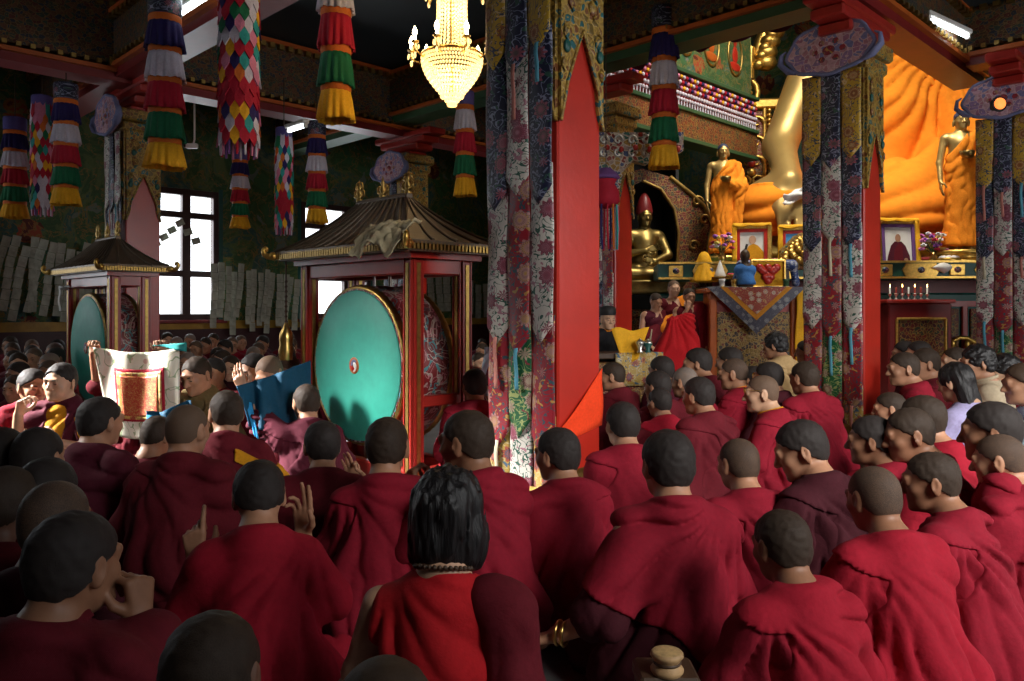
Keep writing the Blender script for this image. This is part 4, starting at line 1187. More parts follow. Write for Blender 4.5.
def disciple(px, ytop, d, H, rz, label, mirror=1):
    base = at(px, ytop, d); base.z -= H
    sc = H / 1.70
    s = SDF(); R = rotm(0, 6, 0); hc = (0, .02, 1.575); X = mirror
    add_head(s, hc, R, 1.0)
    s.ell((-.086, .0, 1.535), (.012, .018, .04), .01); s.ell((.086, .0, 1.535), (.012, .018, .04), .01)
    s.cap((0, 0, 1.51), (0, -.01, 1.40), .055, .060, .03)
    s.cap((-.15, -.01, 1.36), (.15, -.01, 1.36), .068, .068, .06); s.cap((0, .01, 1.28), (0, 0, 1.0), .14, .13, .06)
    arm(s, (X * .185, -.01, 1.36), (X * .235, .0, 1.07), (X * .245, .07, .84)); hand(s, (X * .245, .07, .84), (0, .12, -1), (-X, 0, 0), X, (.2, .2, .2, .2))
    arm(s, (-X * .185, -.01, 1.36), (-X * .225, .06, 1.08), (-X * .06, .20, 1.10)); hand(s, (-X * .06, .20, 1.10), (X * 1, .15, .02), (0, 0, 1), -X, (.5, .5, .5, .5))
    s.cap((-.08, .02, .06), (-.08, .07, .025), .05, .04, .03); s.cap((.08, .02, .06), (.08, .07, .025), .05, .04, .03); s.cap((-.08, 0, .9), (-.08, 0, .06), .09, .055, .04); s.cap((.08, 0, .9), (.08, 0, .06), .09, .055, .04)
    v, f = mesh_fn(s, s.lo, s.hi, .0085)
    o = link('standing_statue', np_mesh('disciple', v, f), M['gilt_skin'], None, base, (0, 0, rz), sc); tag(o, label, 'statue')
    fh, lo, hi = hairy(s, hc, R, 'crop'); v, f = mesh_fn(fh, lo, hi, .008); link('hair', np_mesh('statue_hair', v, f), M['hair_blue'], o)
    r = SDF(); r.cap((0, 0, 1.0), (0, .02, .10), .165, .185, .05); r.cap((0, .0, 1.27), (0, 0, 1.0), .16, .155, .06); r.cap((-.14, -.01, 1.36), (.14, -.01, 1.36), .085, .085, .06)
    r.cap((-X * .19, -.01, 1.34), (-X * .24, .06, 1.06), .085, .10, .05); r.cap((-X * .24, .06, 1.06), (-X * .10, .18, 1.06), .095, .07, .05); r.cap((-X * .22, .10, 1.02), (-X * .20, .12, .50), .09, .05, .06); r.cap((0, .0, .2), (0, .02, .08), .2, .22, .05)
    def reg(p): return np.maximum((p[:, 0] * X + .045) * .79 + (p[:, 2] - 1.41) * .61, -(p[:, 2] - .07 + .02 * noise(p, 9, 1)))
    link('robe', cloth_mesh('statue_robe', r, .0115, statue_fold(int(px), .020, X), reg), M['robe_orange'], o)
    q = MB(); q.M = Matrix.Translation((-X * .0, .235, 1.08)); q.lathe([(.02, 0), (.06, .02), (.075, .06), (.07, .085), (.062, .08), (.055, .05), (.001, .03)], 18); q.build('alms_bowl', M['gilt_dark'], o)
    q = MB(); q.lathe([(.32, -.16), (.36, -.13), (.30, -.10), (.27, -.06), (.34, -.03), (.33, .01), (.01, .03)], 26, wob=lambda a, z, j: 1 + .04 * math.cos(a * 12)); q.build('lotus_base', M['gold'], o)
    return o
disciple(723, 143, 12.4, 1.80, math.radians(176), 'gilt standing monk statue in orange robe beside the framed portraits', 1)
disciple(961, 110, 11.35, 2.04, math.radians(168), 'gilt standing monk statue in orange robe right of the giant seated statue', 1)

# the giant seated statue, right hand over the knee
BS = 5.6; bc = at(872, 310, 14.2)
o = empty('seated_statue', (bc.x, bc.y, 2.47), math.radians(172), BS); tag(o, 'giant gilt seated statue draped in orange cloth, right hand over its knee', 'statue')
s = SDF(); hc = np.array((0, .035, .735)); R = rotm(0, 6, 0); nb = np.array((0, 0, .585))
add_head(s, hc, R, 1.05); 
for e in (-1, 1): s.ell((e * .084, .01, .675), (.010, .016, .05), .01)
s.cap((0, .01, .67), (0, -.01, .58), .058, .066, .03); s.cap((-.15, -.01, .52), (.15, -.01, .52), .075, .075, .06); s.cap((0, .01, .40), (0, 0, .16), .15, .15, .06)
arm(s, (.205, -.005, .515), (.300, .075, .30), (.315, .30, .155), (.064, .052, .050, .034)); hand(s, (.315, .30, .155), (.0, .35, -1), (0, -1, -.3), 1, (.12, .10, .10, .12), .1, 1.15)
arm(s, (-.19, -.005, .51), (-.24, .07, .29), (-.10, .17, .17), (.05, .04, .04, .027)); hand(s, (-.10, .17, .17), (1, .1, 0), (0, 0, 1), -1, (.1, .1, .1, .1))
for e in (-1, 1): s.cap((e * .1, .02, .10), (e * .36, .22, .085), .12, .08, .06); s.cap((e * .36, .22, .08), (-e * .06, .30, .07), .08, .06, .05)
v, f = mesh_fn(s, s.lo, s.hi, .0095); link('body', np_mesh('seated_statue', v, f), M['gilt_skin'], o)
q = SDF(); q.ell(hc + np.array((0, -.014, .04)), (.085, .105, .092), .02); q.ell(hc + np.array((0, -.02, .145)), (.042, .045, .045), .03); q.ell(hc + np.array((0, .12, -.03)), (.068, .085, .10), .01, 's')
v, f = mesh_fn(lambda p: np.maximum(q(p) - .006 * np.abs(np.sin(p[:, 0] * 150) * np.sin(p[:, 1] * 150) * np.sin(p[:, 2] * 150)), -(p[:, 2] - hc[2] + .05)), q.lo, q.hi, .007); link('hair', np_mesh('statue_curls', v, f), M['hair_blue'], o)
r = SDF(); r.cap((0, .0, .14), (0, .0, .40), .185, .165, .06); r.cap((0, 0, .40), (0, -.01, .50), .165, .11, .06); r.cap((-.18, -.01, .515), (.14, -.01, .52), .098, .09, .05)
r.cap((-.205, -.005, .51), (-.285, .10, .29), .095, .105, .06); r.cap((-.285, .10, .29), (-.12, .24, .18), .10, .08, .05); r.cap((-.26, .06, .30), (-.27, .10, .12), .11, .12, .06)
for e in (-1, 1): r.cap((e * .1, .02, .10), (e * .35, .22, .085), .135, .098, .07); r.cap((e * .35, .22, .085), (-e * .06, .31, .07), .095, .07, .05)
r.cap((0, .26, .10), (0, .33, .03), .12, .09, .06)
def reg(p): return np.maximum(np.where(p[:, 2] > .30, (p[:, 0] - .03) * .86 + (p[:, 2] - .55) * .5, np.where(p[:, 2] > .19, p[:, 0] - .17, -1.0)), -(p[:, 2] - .0))
def bfold(p):
    x, y, z = p.T; w = noise(p, 5, 3); w2 = noise(p, 14, 6)
    ph = np.arctan2(x + .20, .62 - z); a = np.abs(np.sin(ph * 17 + w * 2.0 + w2 * .6)) ** .6
    b = np.abs(np.sin(z * 60 + x * 14 + w * 3)) ** .7
    m = sstep(z, .14, .22)
    return ((a - .62) * m + (b - .6) * (1 - m) * .8 + w * .3) * .017
link('robe', cloth_mesh('seated_statue_robe', r, .0085, bfold, reg), M['robe_orange'], o)
q = MB()
q.lathe([(.40, -.074), (.42, -.066), (.39, -.056), (.37, -.04), (.42, -.018), (.40, .01), (.01, .02)], 40, (0, .06, 0), wob=lambda a, z, j: 1 + .035 * math.cos(a * 20), sx=1.0, sy=.62); q.build('lotus_throne', M['gold'], o)
blanket(lambda u, v: (.345 - .15 * u + .004 * math.sin(v * 9), .375 - .05 * u + .008 * math.sin(v * 7 + u * 16), .075 + .085 * u ** 1.3 + (.030 - .004 * math.sin(u * 20)) * v), 20, 5, .003, 'white_scarf', M['whitesilk'], None, None, None, 0, o)

# gilt throne back behind it
o = empty('gilt_aureole', at(872, 310, 14.65)); o.location.z = 2.3; o.scale = (1.27, 1, 1); o.rotation_euler = (0, 0, math.radians(-8)); tag(o, 'ornate gilt throne back rising behind the giant seated statue', 'aureole')
for sx in (-1, 1):
    q = MB(); q.bbox((sx * 1.72, 0, 1.35), (.50, .18, 2.7), .03); q.build('column', M['ornred'], o)
    q = MB()
    for k in range(30):
        q.ball((sx * 1.99, -.10, .08 + k * .09), (.05, .05, .045), 8, 5); q.ball((sx * 1.46, -.10, .08 + k * .09), (.035, .04, .045), 8, 5)
    q.tube([(sx * 1.92, -.10, 0), (sx * 1.92, -.10, 2.75)], .03, 8); q.tube([(sx * 1.53, -.10, 0), (sx * 1.53, -.10, 2.75)], .03, 8)
    q.build('beaded_border', M['gold'], o)
    q = MB()
    for k in range(7):
        z = .25 + k * .37
        for e in (-1, 1):
            pts = []
            for j in range(12):
                a = j * .55; rr = .13 * (1 - j / 14); pts.append((sx * 1.72 + e * (.10 + rr * math.cos(a)) * .8, -.11 - .02 * (j % 2), z + rr * math.sin(a)))
            q.tube(pts, [.035 - j * .0022 for j in range(12)], 7)
        q.ball((sx * 1.72, -.11, z + .18), (.07, .05, .08), 10, 6)
    q.build('scrollwork', M['gold'], o)
    for k in range(5): q = MB(); q.ball((sx * 1.72, -.14, .6 + k * .55), (.06, .04, .07), 10, 6); q.build('jewel', M['red'], o)
    q = MB()
    for j in range(30):
        a = j * .4; rr = .30 * (1 - j / 36); q.ball((sx * 1.98 + rr * math.cos(a) * sx, -.1, 3.05 + rr * math.sin(a)), .055 - j * .0008, 8, 5)
    q.tube([(sx * 1.98 + .36 * math.cos(k * .35), -.06, 3.05 + .36 * math.sin(k * .35)) for k in range(18)], .045, 8, True)
    q.bbox((sx * 1.62, -.05, 2.82), (.75, .2, .2), .04); q.tube([(sx * 1.75, -.08, 3.3), (sx * 1.72, -.1, 3.9)], [.09, .05], 8)
    for k in range(10): q.ball((sx * (1.62 - .05 * k), -.12, 3.55 + .18 * k - .01 * k * k), .10, 8, 5)
    q.build('crest', M['gold'], o)
q = MB()
for k in range(25):
    a = PI * k / 24; q.ball((-1.5 * math.cos(a), -.05, 3.6 + 1.5 * math.sin(a)), .16, 10, 6)
q.tube([(-1.62 * math.cos(PI * k / 24), 0, 3.6 + 1.62 * math.sin(PI * k / 24)) for k in range(25)], .1, 8); q.build('arch', M['gold'], o)

# stepped altar carrying the statues
ab = at(845, 310, 12.1)
o = empty('altar', (ab.x, ab.y, 0), math.radians(-6)); tag(o, 'stepped red and green altar carrying statues, portraits and offerings', 'altar')
q = MB(); q.bbox((.55, 1.0, 1.02), (4.5, 2.5, 2.04), .03); q.build('plinth', M['deepred'], o)
q = MB(); q.bbox((0, -.05, .75), (5.7, .9, 1.5), .03); q.build('step', M['teal'], o)
q = MB(); q.bbox((0, -.5, 1.81), (5.8, 1.0, .24), .02); q.build('ledge', M['teal'], o)
q = MB()
for k in range(12):
    x = -2.65 + k * .48
    if k % 2: q.prism([(x - .2, 1.72), (x + .2, 1.72), (x + .25, 1.81), (x + .2, 1.90), (x - .2, 1.90), (x - .25, 1.81)], -1.03, -1.0)
    else: q.bbox((x, -1.02, 1.81), (.2, .04, .16), .01)
for z in (1.705, 1.925): q.box((0, -1.02, z), (5.8, .05, .03))
q.build('gilt_band', M['gold'], o)
for k in range(12): q = MB(); q.ball((-2.65 + k * .48, -1.04, 1.81), (.05, .02, .045), 8, 5); q.build('jewel', BRO['navy'], o)
q = MB()
for k in range(9): q.bbox((-2.4 + k * .6, -.52, .82), (.44, .05, .9), .01)
q.build('panel', M['ornred'], o)
q = MB()
for k in range(8): q.bbox((-2.1 + k * .6, -.53, .82), (.08, .06, 1.1), .015)
q.box((0, -.53, 1.34), (5.6, .07, .08)); q.box((0, -.53, .3), (5.6, .07, .08)); q.build('panel_frame', M['red'], o)
q = MB()
q.tube([(-2.7 + k * .1, -.62, .80 + .06 * math.sin(k * 1.1)) for k in range(55)], .03, 8)
for k in range(27): q.ball((-2.7 + k * .2, -.64, .76), (.05, .03, .06), 8, 5)
q.build('gilt_garland', M['gold'], o)
ALTAR = o

# side cabinet below the candles
o = alt(913, 345, 10.9, 'offering_cabinet', 'red cabinet with gilt carved panel below the row of small lamps', 'cabinet'); o.location.z = 0; hC = at(913, 303, 10.9).z
q = MB(); q.bbox((0, 0, hC / 2), (.86, .4, hC), .02); q.build('body', M['deepred'], o)
q = MB(); q.bbox((0, -.21, hC * .52), (.62, .03, hC * .62), .01); q.build('panel', M['ornred'], o)
q = MB(); q.bbox((0, 0, hC + .02), (.94, .46, .05), .015); q.build('top', M['red'], o)
q = MB()
for e in (-1, 1): q.tube([(e * .33, -.225, hC * .2), (e * .33, -.225, hC * .84)], .02, 6)
for z in (.2, .84): q.tube([(-.33, -.225, hC * z), (.33, -.225, hC * z)], .02, 6)
q.build('gilt_frame', M['gold'], o)
M['flame'] = m_emit('flame', (1, .55, .15), 18)
for k in range(7):
    c = at(890 + k * 6.2, 300 - (k % 2) * 2, 10.9 - .06 * (k % 2)); c.z = hC + .045
    o = empty('butter_lamp', c); tag(o, 'small silver lamps with red candles in a row on the red cabinet', 'lamp', 'row of small lamps on the red cabinet')
    q = MB(); q.lathe([(.028, 0), (.030, .008), (.010, .02), (.009, .05), (.026, .07), (.03, .085), (.001, .08)], 12); q.build('stand', M['silver'], o)
    q = MB(); q.lathe([(.011, .08), (.011, .17), (.001, .175)], 10); cd = q.build('candle', M['red'] if k % 3 else M['white'], o)
    if k % 2 == 0:
        q = MB(); q.lathe([(.002, .172), (.007, .185), (.004, .205), (.0005, .22)], 8); q.build('flame', M['flame'], cd)

# framed pictures
def picture(px, py, d, w, h, rz, label, kind, lean=-.08):
    c = at(px, py, d); o = empty('framed_picture', c, rz); o.rotation_euler = (lean, 0, rz); tag(o, label, 'framed picture')
    q = MB()
    for e in (-1, 1):
        q.bbox((e * (w / 2 + .035), 0, h / 2), (.07, .05, h + .14), .012); q.bbox((0, 0, h / 2 + e * (h / 2 + .035)), (w, .05, .07), .012)
    q.build('frame', M['gold'], o)
    q = MB()
    for e in (-1, 1):
        q.box((e * (w / 2 - .02), -.008, h / 2), (.045, .03, h)); q.box((0, -.008, h / 2 + e * (h / 2 - .02)), (w, .03, .045))
    q.build('mount', SILK['purple'] if kind == 'monk' else M['redp'], o)
    q = MB(); q.box((0, .012, h / 2), (w, .02, h)); ph = q.build('photograph', m_plain('sky_photo', (.08, .36, .75), .4, 0, .15, 3, 0) if kind == 'sky' else M['white'], o)
    P_ = lambda x, z: (x * w, -.004, z * h)
    def blob(name, pts, mat, y):
        q = MB(); q.prism([(x * w, z * h) for x, z in pts], -y - .004, -y); q.build(name, mat, ph)
    ov = lambda cx, cz, rx, rz_, n=18, a0=0, a1=2 * PI: [(cx + rx * math.cos(a0 + (a1 - a0) * k / n), cz + rz_ * math.sin(a0 + (a1 - a0) * k / n)) for k in range(n)]
    if kind == 'monk':
        blob('printed_robe', [(-.36, .10), (.36, .10), (.34, .26), (.22, .50), (.10, .60), (-.10, .60), (-.22, .50), (-.32, .26)], ROBE['plum'], .002)
        blob('printed_sash', [(-.16, .12), (.14, .12), (.12, .5), (.02, .56), (-.12, .40)], ROBE['maroon'], .004)
        blob('printed_face', ov(0, .68, .085, .095), SKIN['tan'], .004); blob('printed_seat', [(-.42, .07), (.42, .07), (.42, .12), (-.42, .12)], M['black'], .005)
        blob('printed_hands', ov(.22, .17, .06, .04), SKIN['tan'], .006)
    elif kind == 'teacher':
        blob('printed_robe', [(-.30, .06), (.42, .06), (.38, .30), (.20, .50), (.06, .56), (-.10, .50), (-.24, .28)], ROBE['yellow'], .002)
        blob('printed_face', ov(.02, .68, .12, .13), SKIN['fair'], .004); blob('printed_microphone', [(-.28, .30), (-.20, .30), (-.12, .54), (-.20, .56)], M['black'], .005)
    else:
        blob('printed_ridge', [(-.46, .05), (.46, .05), (.46, .42), (.30, .40), (.10, .62), (-.02, .52), (-.2, .36), (-.46, .25)], M['orn'], .002)
    q = MB(); q.grid(lambda u, v: (-(w / 2 + .06) + u * (w + .12), -.034 - .01 * math.sin(u * 20) - .012 * v, h + .085 - v * (.035 + .025 * abs(math.sin(u * 7)))), 24, 3, .012); q.build('yellow_scarf', SILK['yellow'], o)
    q = MB(); e = 1 if kind == 'monk' else -1
    q.grid(lambda u, v: (e * (w / 2 + .035) + (u - .5) * .07, -.036 - .01 * math.sin(v * 12 + u * 3), h + .06 - v * (h + .05)), 3, 12, .01); q.build('scarf_tail', SILK['yellow'], o)
    return o
picture(752, 262, 11.5, .42, .48, math.radians(-14), 'framed portrait of a smiling monk in yellow robe, leftmost on the altar', 'teacher')
picture(803, 262, 11.5, .56, .46, math.radians(-14), 'framed picture of a blue sky behind golden hills, next to the front altar pillar', 'sky')
picture(899, 267, 11.4, .50, .62, math.radians(6), 'framed portrait of a seated monk in dark red robe beside the vase', 'monk')

# flowers in vases
FL = [m_plain('petal_' + k, c, .6, 0, .2, 20, 0) for k, c in (('white', (.75, .70, .70)), ('pink', (.65, .18, .45)), ('violet', (.30, .08, .42)), ('red', (.50, .02, .06)), ('lemon', (.75, .62, .15)))]
def vase(px, py, d, label, seed, s_=1.0):
    rs = random.Random(seed); o = empty('flower_vase', at(px, py, d), 0, s_); tag(o, label, 'vase of flowers')
    q = MB(); q.lathe([(.05, 0), (.055, .01), (.035, .04), (.06, .10), (.065, .15), (.035, .20), (.045, .24), (.035, .235), (.02, .2)], 18); q.build('vase', M['brass'], o)
    stems = MB()
    for k in range(26):
        a = rs.uniform(0, 6.28); rr = rs.uniform(.0, .17); z = .30 + rs.uniform(0, .24) - rr * .3
        p = Vector((rr * math.cos(a), rr * math.sin(a), z)); stems.tube([(0, 0, .2), p * .6 + Vector((0, 0, .1)), p], .004, 5)
        q = MB()
        for j in range(6):
            b = j * 1.047; q.ball(p + Vector((.022 * math.cos(b), .022 * math.sin(b) * .8, .012 * math.sin(j * 2.1))), (.022, .022, .014), 7, 5)
        q.ball(p + Vector((0, -.008, .008)), .014, 7, 5)
        q.build('flower', FL[rs.choice([0, 0, 1, 1, 2, 3, 4] if seed % 2 else [1, 1, 2, 2, 0, 4, 3])], o)
    stems.build('stems', M['green'], o)
vase(722, 266, 11.6, 'vase of white and purple flowers between the gilt monk statue and the portraits', 1, .95)
vase(934, 270, 11.3, 'vase of violet, pink and yellow flowers beside the seated monk portrait', 2, 1.05)

# yellow cloth over a small shrine figure, offerings on the ledge
sd = SDF(); sd.ell((0, 0, .34), (.07, .07, .08), .04); sd.cap((0, 0, .26), (0, 0, .02), .10, .19, .06); sd.cap((-.1, 0, .22), (.1, 0, .22), .05, .05, .05)
def yf(p): return .016 * (np.abs(np.sin(np.arctan2(p[:, 0], p[:, 1]) * 5 + noise(p, 8, 2) * 2)) - .6) * sstep(-p[:, 2], -.3, -.1)
me = cloth_mesh('draped_yellow', sd, .011, yf, lambda p: -(p[:, 2] - .0))
o = link('draped_figure', me, SILK['yellow'], None, at(704, 282, 11.4), None, 1.05); tag(o, 'small altar figure wholly covered by a bright yellow cloth', 'draped figure')
o = alt(720, 277, 11.2, 'butter_cone', 'white cone offering on the ledge beside the yellow-draped figure', 'offering cake')
q = MB(); q.lathe([(.08, 0), (.085, .02), (.06, .08), (.03, .17), (.002, .24)], 18); q.build('cone', M['white'], o)
q = MB(); q.lathe([(.05, -.03), (.11, -.005), (.115, .005), (.08, 0)], 18); q.build('dish', M['brass'], o)
o = alt(802, 268, 11.1, 'golden_torma', 'golden mound-shaped carved offering in front of the blue sky picture', 'offering')
q = MB(); rs = random.Random(3)
for k in range(60):
    t = k / 60; a = k * 2.4; hgt = .42 * (1 - t ** 1.2); rr = .33 * t ** .8
    q.ball((rr * math.cos(a), .05 * math.sin(a), .03 + hgt * .9), (.055, .045, .05), 8, 5)
q.build('mound', M['gold'], o)
q = MB(); q.bbox((0, .05, .12), (.60, .06, .28), .05); q.prism([(-.3, .25), (.3, .25), (.1, .45), (0, .5), (-.1, .45)], .02, .08); q.build('backing', M['orn'], o)
def bowl(px, py, d, r, mat, label, name='offering_bowl'):
    o = empty(name, at(px, py, d)); tag(o, label, 'bowl')
    q = MB(); q.lathe([(r * .45, 0), (r * .5, r * .12), (r * .3, r * .22), (r * .8, r * .5), (r, r * .9), (r * .94, r * .9), (r * .7, r * .55), (.001, r * .35)], 20); q.build('bowl', mat, o)
    return o
for k, (px, py, lab) in enumerate(((733, 281, 'small brass bowl on the altar ledge under the portrait'), (828, 270, 'small gold bowl half hidden beside the brocade of the altar pillar'), (949, 269, 'wide gold bowl of offerings right of the vase'), (968, 269, 'small gold bowl at the feet of the right gilt monk statue'))):
    b = bowl(px, py, 11.15, .10 if k != 2 else .17, M['gold'], lab)
    q = MB(); r = .1 if k != 2 else .17
    for j in range(9): q.ball((r * .55 * math.cos(j * .7), r * .55 * math.sin(j * .7), r * .85), r * .28, 7, 5)
    q.build('contents', FL[(k + 3) % 5], b)
o = alt(942, 271, 10.95, 'white_conch', 'white conch shell on the altar ledge below the vase', 'shell')
q = MB(); q.M = Matrix.Rotation(PI / 2, 4, 'Y'); q.lathe([(.002, -.13), (.03, -.08), (.06, -.02), (.075, .03), (.06, .07), (.045, .09), (.03, .12), (.002, .14)], 18, (-.05, 0, 0), wob=lambda a, z, j: 1 + .12 * math.sin(a + z * 30)); q.build('shell', M['white'], o)

# high brocade seat with hanging triangle cloth
o = alt(752, 390, 10.0, 'throne_table', 'tall carved table with a triangular brocade in front of the altar', 'table', None, math.radians(-4)); o.location.z = 0
TH = at(752, 292, 10.0).z; W2 = 1.12
q = MB(); q.bbox((0, .25, TH / 2), (W2 - .08, .6, TH), .015); q.build('body', M['red'], o)
q = MB(); q.bbox((0, -.06, TH * .47), (W2 - .22, .03, TH * .72), .01); q.build('carved_panel', m_ornate('panel_dragon', [(.30, .18, .04), (.20, .03, .02), (.10, .07, .05), (.36, .22, .06), (.07, .05, .05)], 24, (.46, .30, .10), .42, .9, .08), o)
q = MB()
for e in (-1, 1): q.bbox((e * (W2 / 2 - .06), -.06, TH / 2), (.09, .08, TH), .012)
for z in (.10, TH - .06): q.bbox((0, -.06, z), (W2, .08, .09), .012)
q.build('frame', M['orange'], o)
q = MB(); q.bbox((0, .22, TH + .02), (W2 + .1, .76, .05), .015); q.build('top', M['orange'], o)
TC = [m_brocade('tri_grey', (.045, .04, .07), (.26, .26, .27), (.07, .07, .10), (.12, .12, .15), 11), m_cloth('tri_gold', (.58, .24, .03), .2), m_brocade('tri_red', (.34, .035, .02), (.62, .50, .40), (.30, .10, .05), (.55, .30, .10), 11)]
o2 = empty('triangle_hanging', o.location + Vector((0, -.18, TH + .055)), math.radians(-4)); tag(o2, 'triangular brocade with grey border, gold band and red centre on the carved table', 'cloth hanging')
q = MB(); q.prism([(-.60, 0), (.60, 0), (0, -.58)], -.004, .004); q.build('border', TC[0], o2)
q = MB(); q.prism([(-.44, 0), (.44, 0), (0, -.41)], -.009, -.003); q.build('gold_band', TC[1], o2)
q = MB(); q.prism([(-.36, 0), (.36, 0), (0, -.335)], -.014, -.008); q.build('centre', TC[2], o2)
q = MB(); q.grid(lambda u, v: (-.60 + u * 1.24, -.0 + v * .76, .008 + .006 * math.sin(u * 12)), 16, 6, .006); q.build('top_cloth', TC[0], o2)
q = MB(); q.grid(lambda u, v: (.63 + .02 * math.sin(v * 6), .02 + u * .5, .0 - v * (.25 - .18 * abs(u - .5))), 8, 8, .006); q.build('side_drop', TC[0], o2)
o3 = blanket(lambda u, v: (.50 + u * .105 + .01 * math.sin(v * 9), -.150 - .012 * math.sin(v * 7 + u * 2), .03 - v * 1.28), 4, 24, .006, 'yellow_scarf', SILK['yellow'], 'long yellow scarf hanging down the corner of the carved table', 'scarf', o.location + Vector((0, 0, TH + .02)), math.radians(-4))
# things on it
def on_table(px, name, label, cat, dy=0.0):
    o = alt(px, 292, 10.0 + dy, name, label, cat); o.location.z = TH + .065; return o
o = on_table(768, 'framed_emblem', 'yellow framed panel with red heart-shaped ornament on the carved table', 'ornament', .10)
q = MB(); q.bbox((0, .02, .17), (.42, .03, .34), .01); q.build('panel', SILK['yellow'], o)
q = MB()
for e in (-1, 1): q.bbox((e * .21, 0, .17), (.03, .05, .36), .01); q.bbox((0, 0, .17 + e * .17), (.42, .05, .03), .01)
q.build('frame', M['gold'], o)
q = MB()
for x, z in ((-.11, .25), (.0, .25), (.11, .25), (-.055, .20), (.055, .20), (0, .14), (-.08, .22), (.08, .22), (0, .08), (.035, .13), (-.035, .13)): q.ball((x, -.01, z), (.055, .03, .05), 9, 6)
q.build('red_petals', M['redp'], o)
sd = SDF(); sd.cap((-.30, .0, .30), (.34, .0, .30), .065, .065, .05); sd.cap((-.32, .02, .28), (-.38, .02, .10), .06, .05, .05); sd.cap((.36, .02, .28), (.40, .02, .06), .06, .05, .05)
me = cloth_mesh('blue_roll', sd, .011, lambda p: .012 * noise(p, 12, 3), None)
o = on_table(766, 'blue_bolster', 'dark blue brocade bolster draped behind the red heart-shaped ornament', 'bolster', .30); link('cover', me, m_brocade('blue_brocade', (.015, .03, .12), (.45, .45, .50), (.05, .10, .28), (.30, .32, .40), 10), o)
q = MB(); q.bbox((0, .03, .13), (.62, .05, .24), .02); q.build('back_board', M['wood'], o)
o = on_table(745, 'small_statue', 'small dark-headed figure in blue wrap on the carved table', 'statuette', .05)
sd = SDF(); sd.ell((0, 0, .40), (.062, .065, .08), .02); sd.cap((0, 0, .34), (0, 0, .26), .035, .05, .03); sd.cap((-.07, 0, .23), (.07, 0, .23), .045, .045, .04); sd.cap((0, 0, .22), (0, 0, .05), .075, .11, .05)
v, f = mesh_fn(sd, sd.lo, sd.hi, .009); link('figure', np_mesh('figure', v, f), M['wood'], o)
sd = SDF(); sd.cap((-.08, 0, .22), (.08, 0, .22), .06, .06, .04); sd.cap((0, 0, .20), (0, 0, .06), .095, .13, .05)
link('wrap', cloth_mesh('wrap', sd, .010, lambda p: .010 * noise(p, 14, 5), lambda p: -(p[:, 2] - .03)), m_cloth('wrap_blue', (.05, .16, .42), .3), o)
for k, (px, lab) in enumerate(((722, 'small white cup at the left end of the carved table'), (734, 'brass cup left of the small blue-wrapped figure'), (786, 'green cup right of the red heart-shaped ornament'))):
    o = on_table(px, 'cup', lab, 'cup'); q = MB(); q.lathe([(.025, 0), (.03, .01), (.035, .07), (.045, .10), (.04, .10), (.03, .02), (.001, .015)], 14); q.build('bowl', (M['white'], M['brass'], M['green'])[k], o)
    q = MB(); q.lathe([(.045, .0), (.05, .006), (.02, .012)], 14); q.build('saucer', M['brass'], o)

# the dark niche with a seated gilt figure
nc = at(648, 310, 12.9); o = empty('niche_shrine', (nc.x, nc.y, 0), math.radians(4)); tag(o, 'dark arched niche with carved red and gilt surround holding a seated gilt figure', 'shrine')
q = MB(); q.bbox((0, .95, 2.0), (1.5, .06, 3.6), .01); q.bbox((-.74, .45, 2.0), (.06, 1.0, 3.6), .01); q.bbox((.50, .5, 2.0), (.06, .9, 3.6), .01); q.build('recess', M['black'], o)
q = MB()
prof = [(.42, 1.1), (.95, 1.1), (1.02, 1.6), (.98, 2.3), (1.06, 2.65), (.92, 2.95), (.70, 3.15), (.35, 3.42), (-.1, 3.55), (-.1, 3.35), (.2, 3.22), (.42, 2.9), (.50, 2.5), (.46, 1.9)]
q.prism(prof, -.05, .06); q.prism([(-x - .2, z) for x, z in prof], -.05, .06); q.build('surround', M['ornred'], o)
q = MB(); q.tube([(x, -.06, z) for x, z in prof[1:8]], .035, 8); q.tube([(x, -.06, z) for x, z in prof[9:]], .025, 8)
for (x, z) in ((.92, 2.72), (.80, 3.02), (.72, 1.4), (.74, 1.9), (.74, 2.3)):
    q.tube([(x + .10 * (1 - j / 14) * math.cos(j * .6), -.07, z + .10 * (1 - j / 14) * math.sin(j * .6)) for j in range(12)], .022, 6)
q.build('gilt_edge', M['goldd'], o)
q = MB(); q.bbox((0, .25, .58), (1.5, .8, 1.12), .02); q.bbox((0, .2, 1.2), (1.3, .8, .12), .02); q.build('pedestal', M['ornred'], o)
o = empty('seated_figure', at(644, 282, 12.95), math.radians(190), 1.45); tag(o, 'gilt seated figure with red hat inside the dark niche', 'statue')
s = SDF(); hc = np.array((0, .03, .735)); add_head(s, hc, rotm(0, 5, 0)); s.cap((0, 0, .67), (0, 0, .57), .055, .06, .03); s.cap((-.15, 0, .52), (.15, 0, .52), .075, .075, .06); s.cap((0, 0, .42), (0, 0, .16), .15, .16, .06)
for e in (-1, 1):
    arm(s, (e * .19, 0, .51), (e * .25, .10, .30), (e * .05, .20, .34 if e > 0 else .22), (.062, .05, .05, .034)); hand(s, (e * .05, .20, .34 if e > 0 else .22), (-e, .1, .3), (0, 1, 0), e, (.3, .3, .3, .3))
    s.cap((e * .1, .02, .1), (e * .34, .2, .085), .12, .085, .06); s.cap((e * .34, .2, .08), (-e * .06, .28, .07), .085, .065, .05)
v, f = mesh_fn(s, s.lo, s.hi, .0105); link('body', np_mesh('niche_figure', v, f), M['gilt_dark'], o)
q = MB(); q.lathe([(.088, .76), (.095, .80), (.085, .86), (.06, .94), (.03, .99), (.001, 1.01)], 20, (0, .01, 0)); q.build('hat', M['deepred'], o)
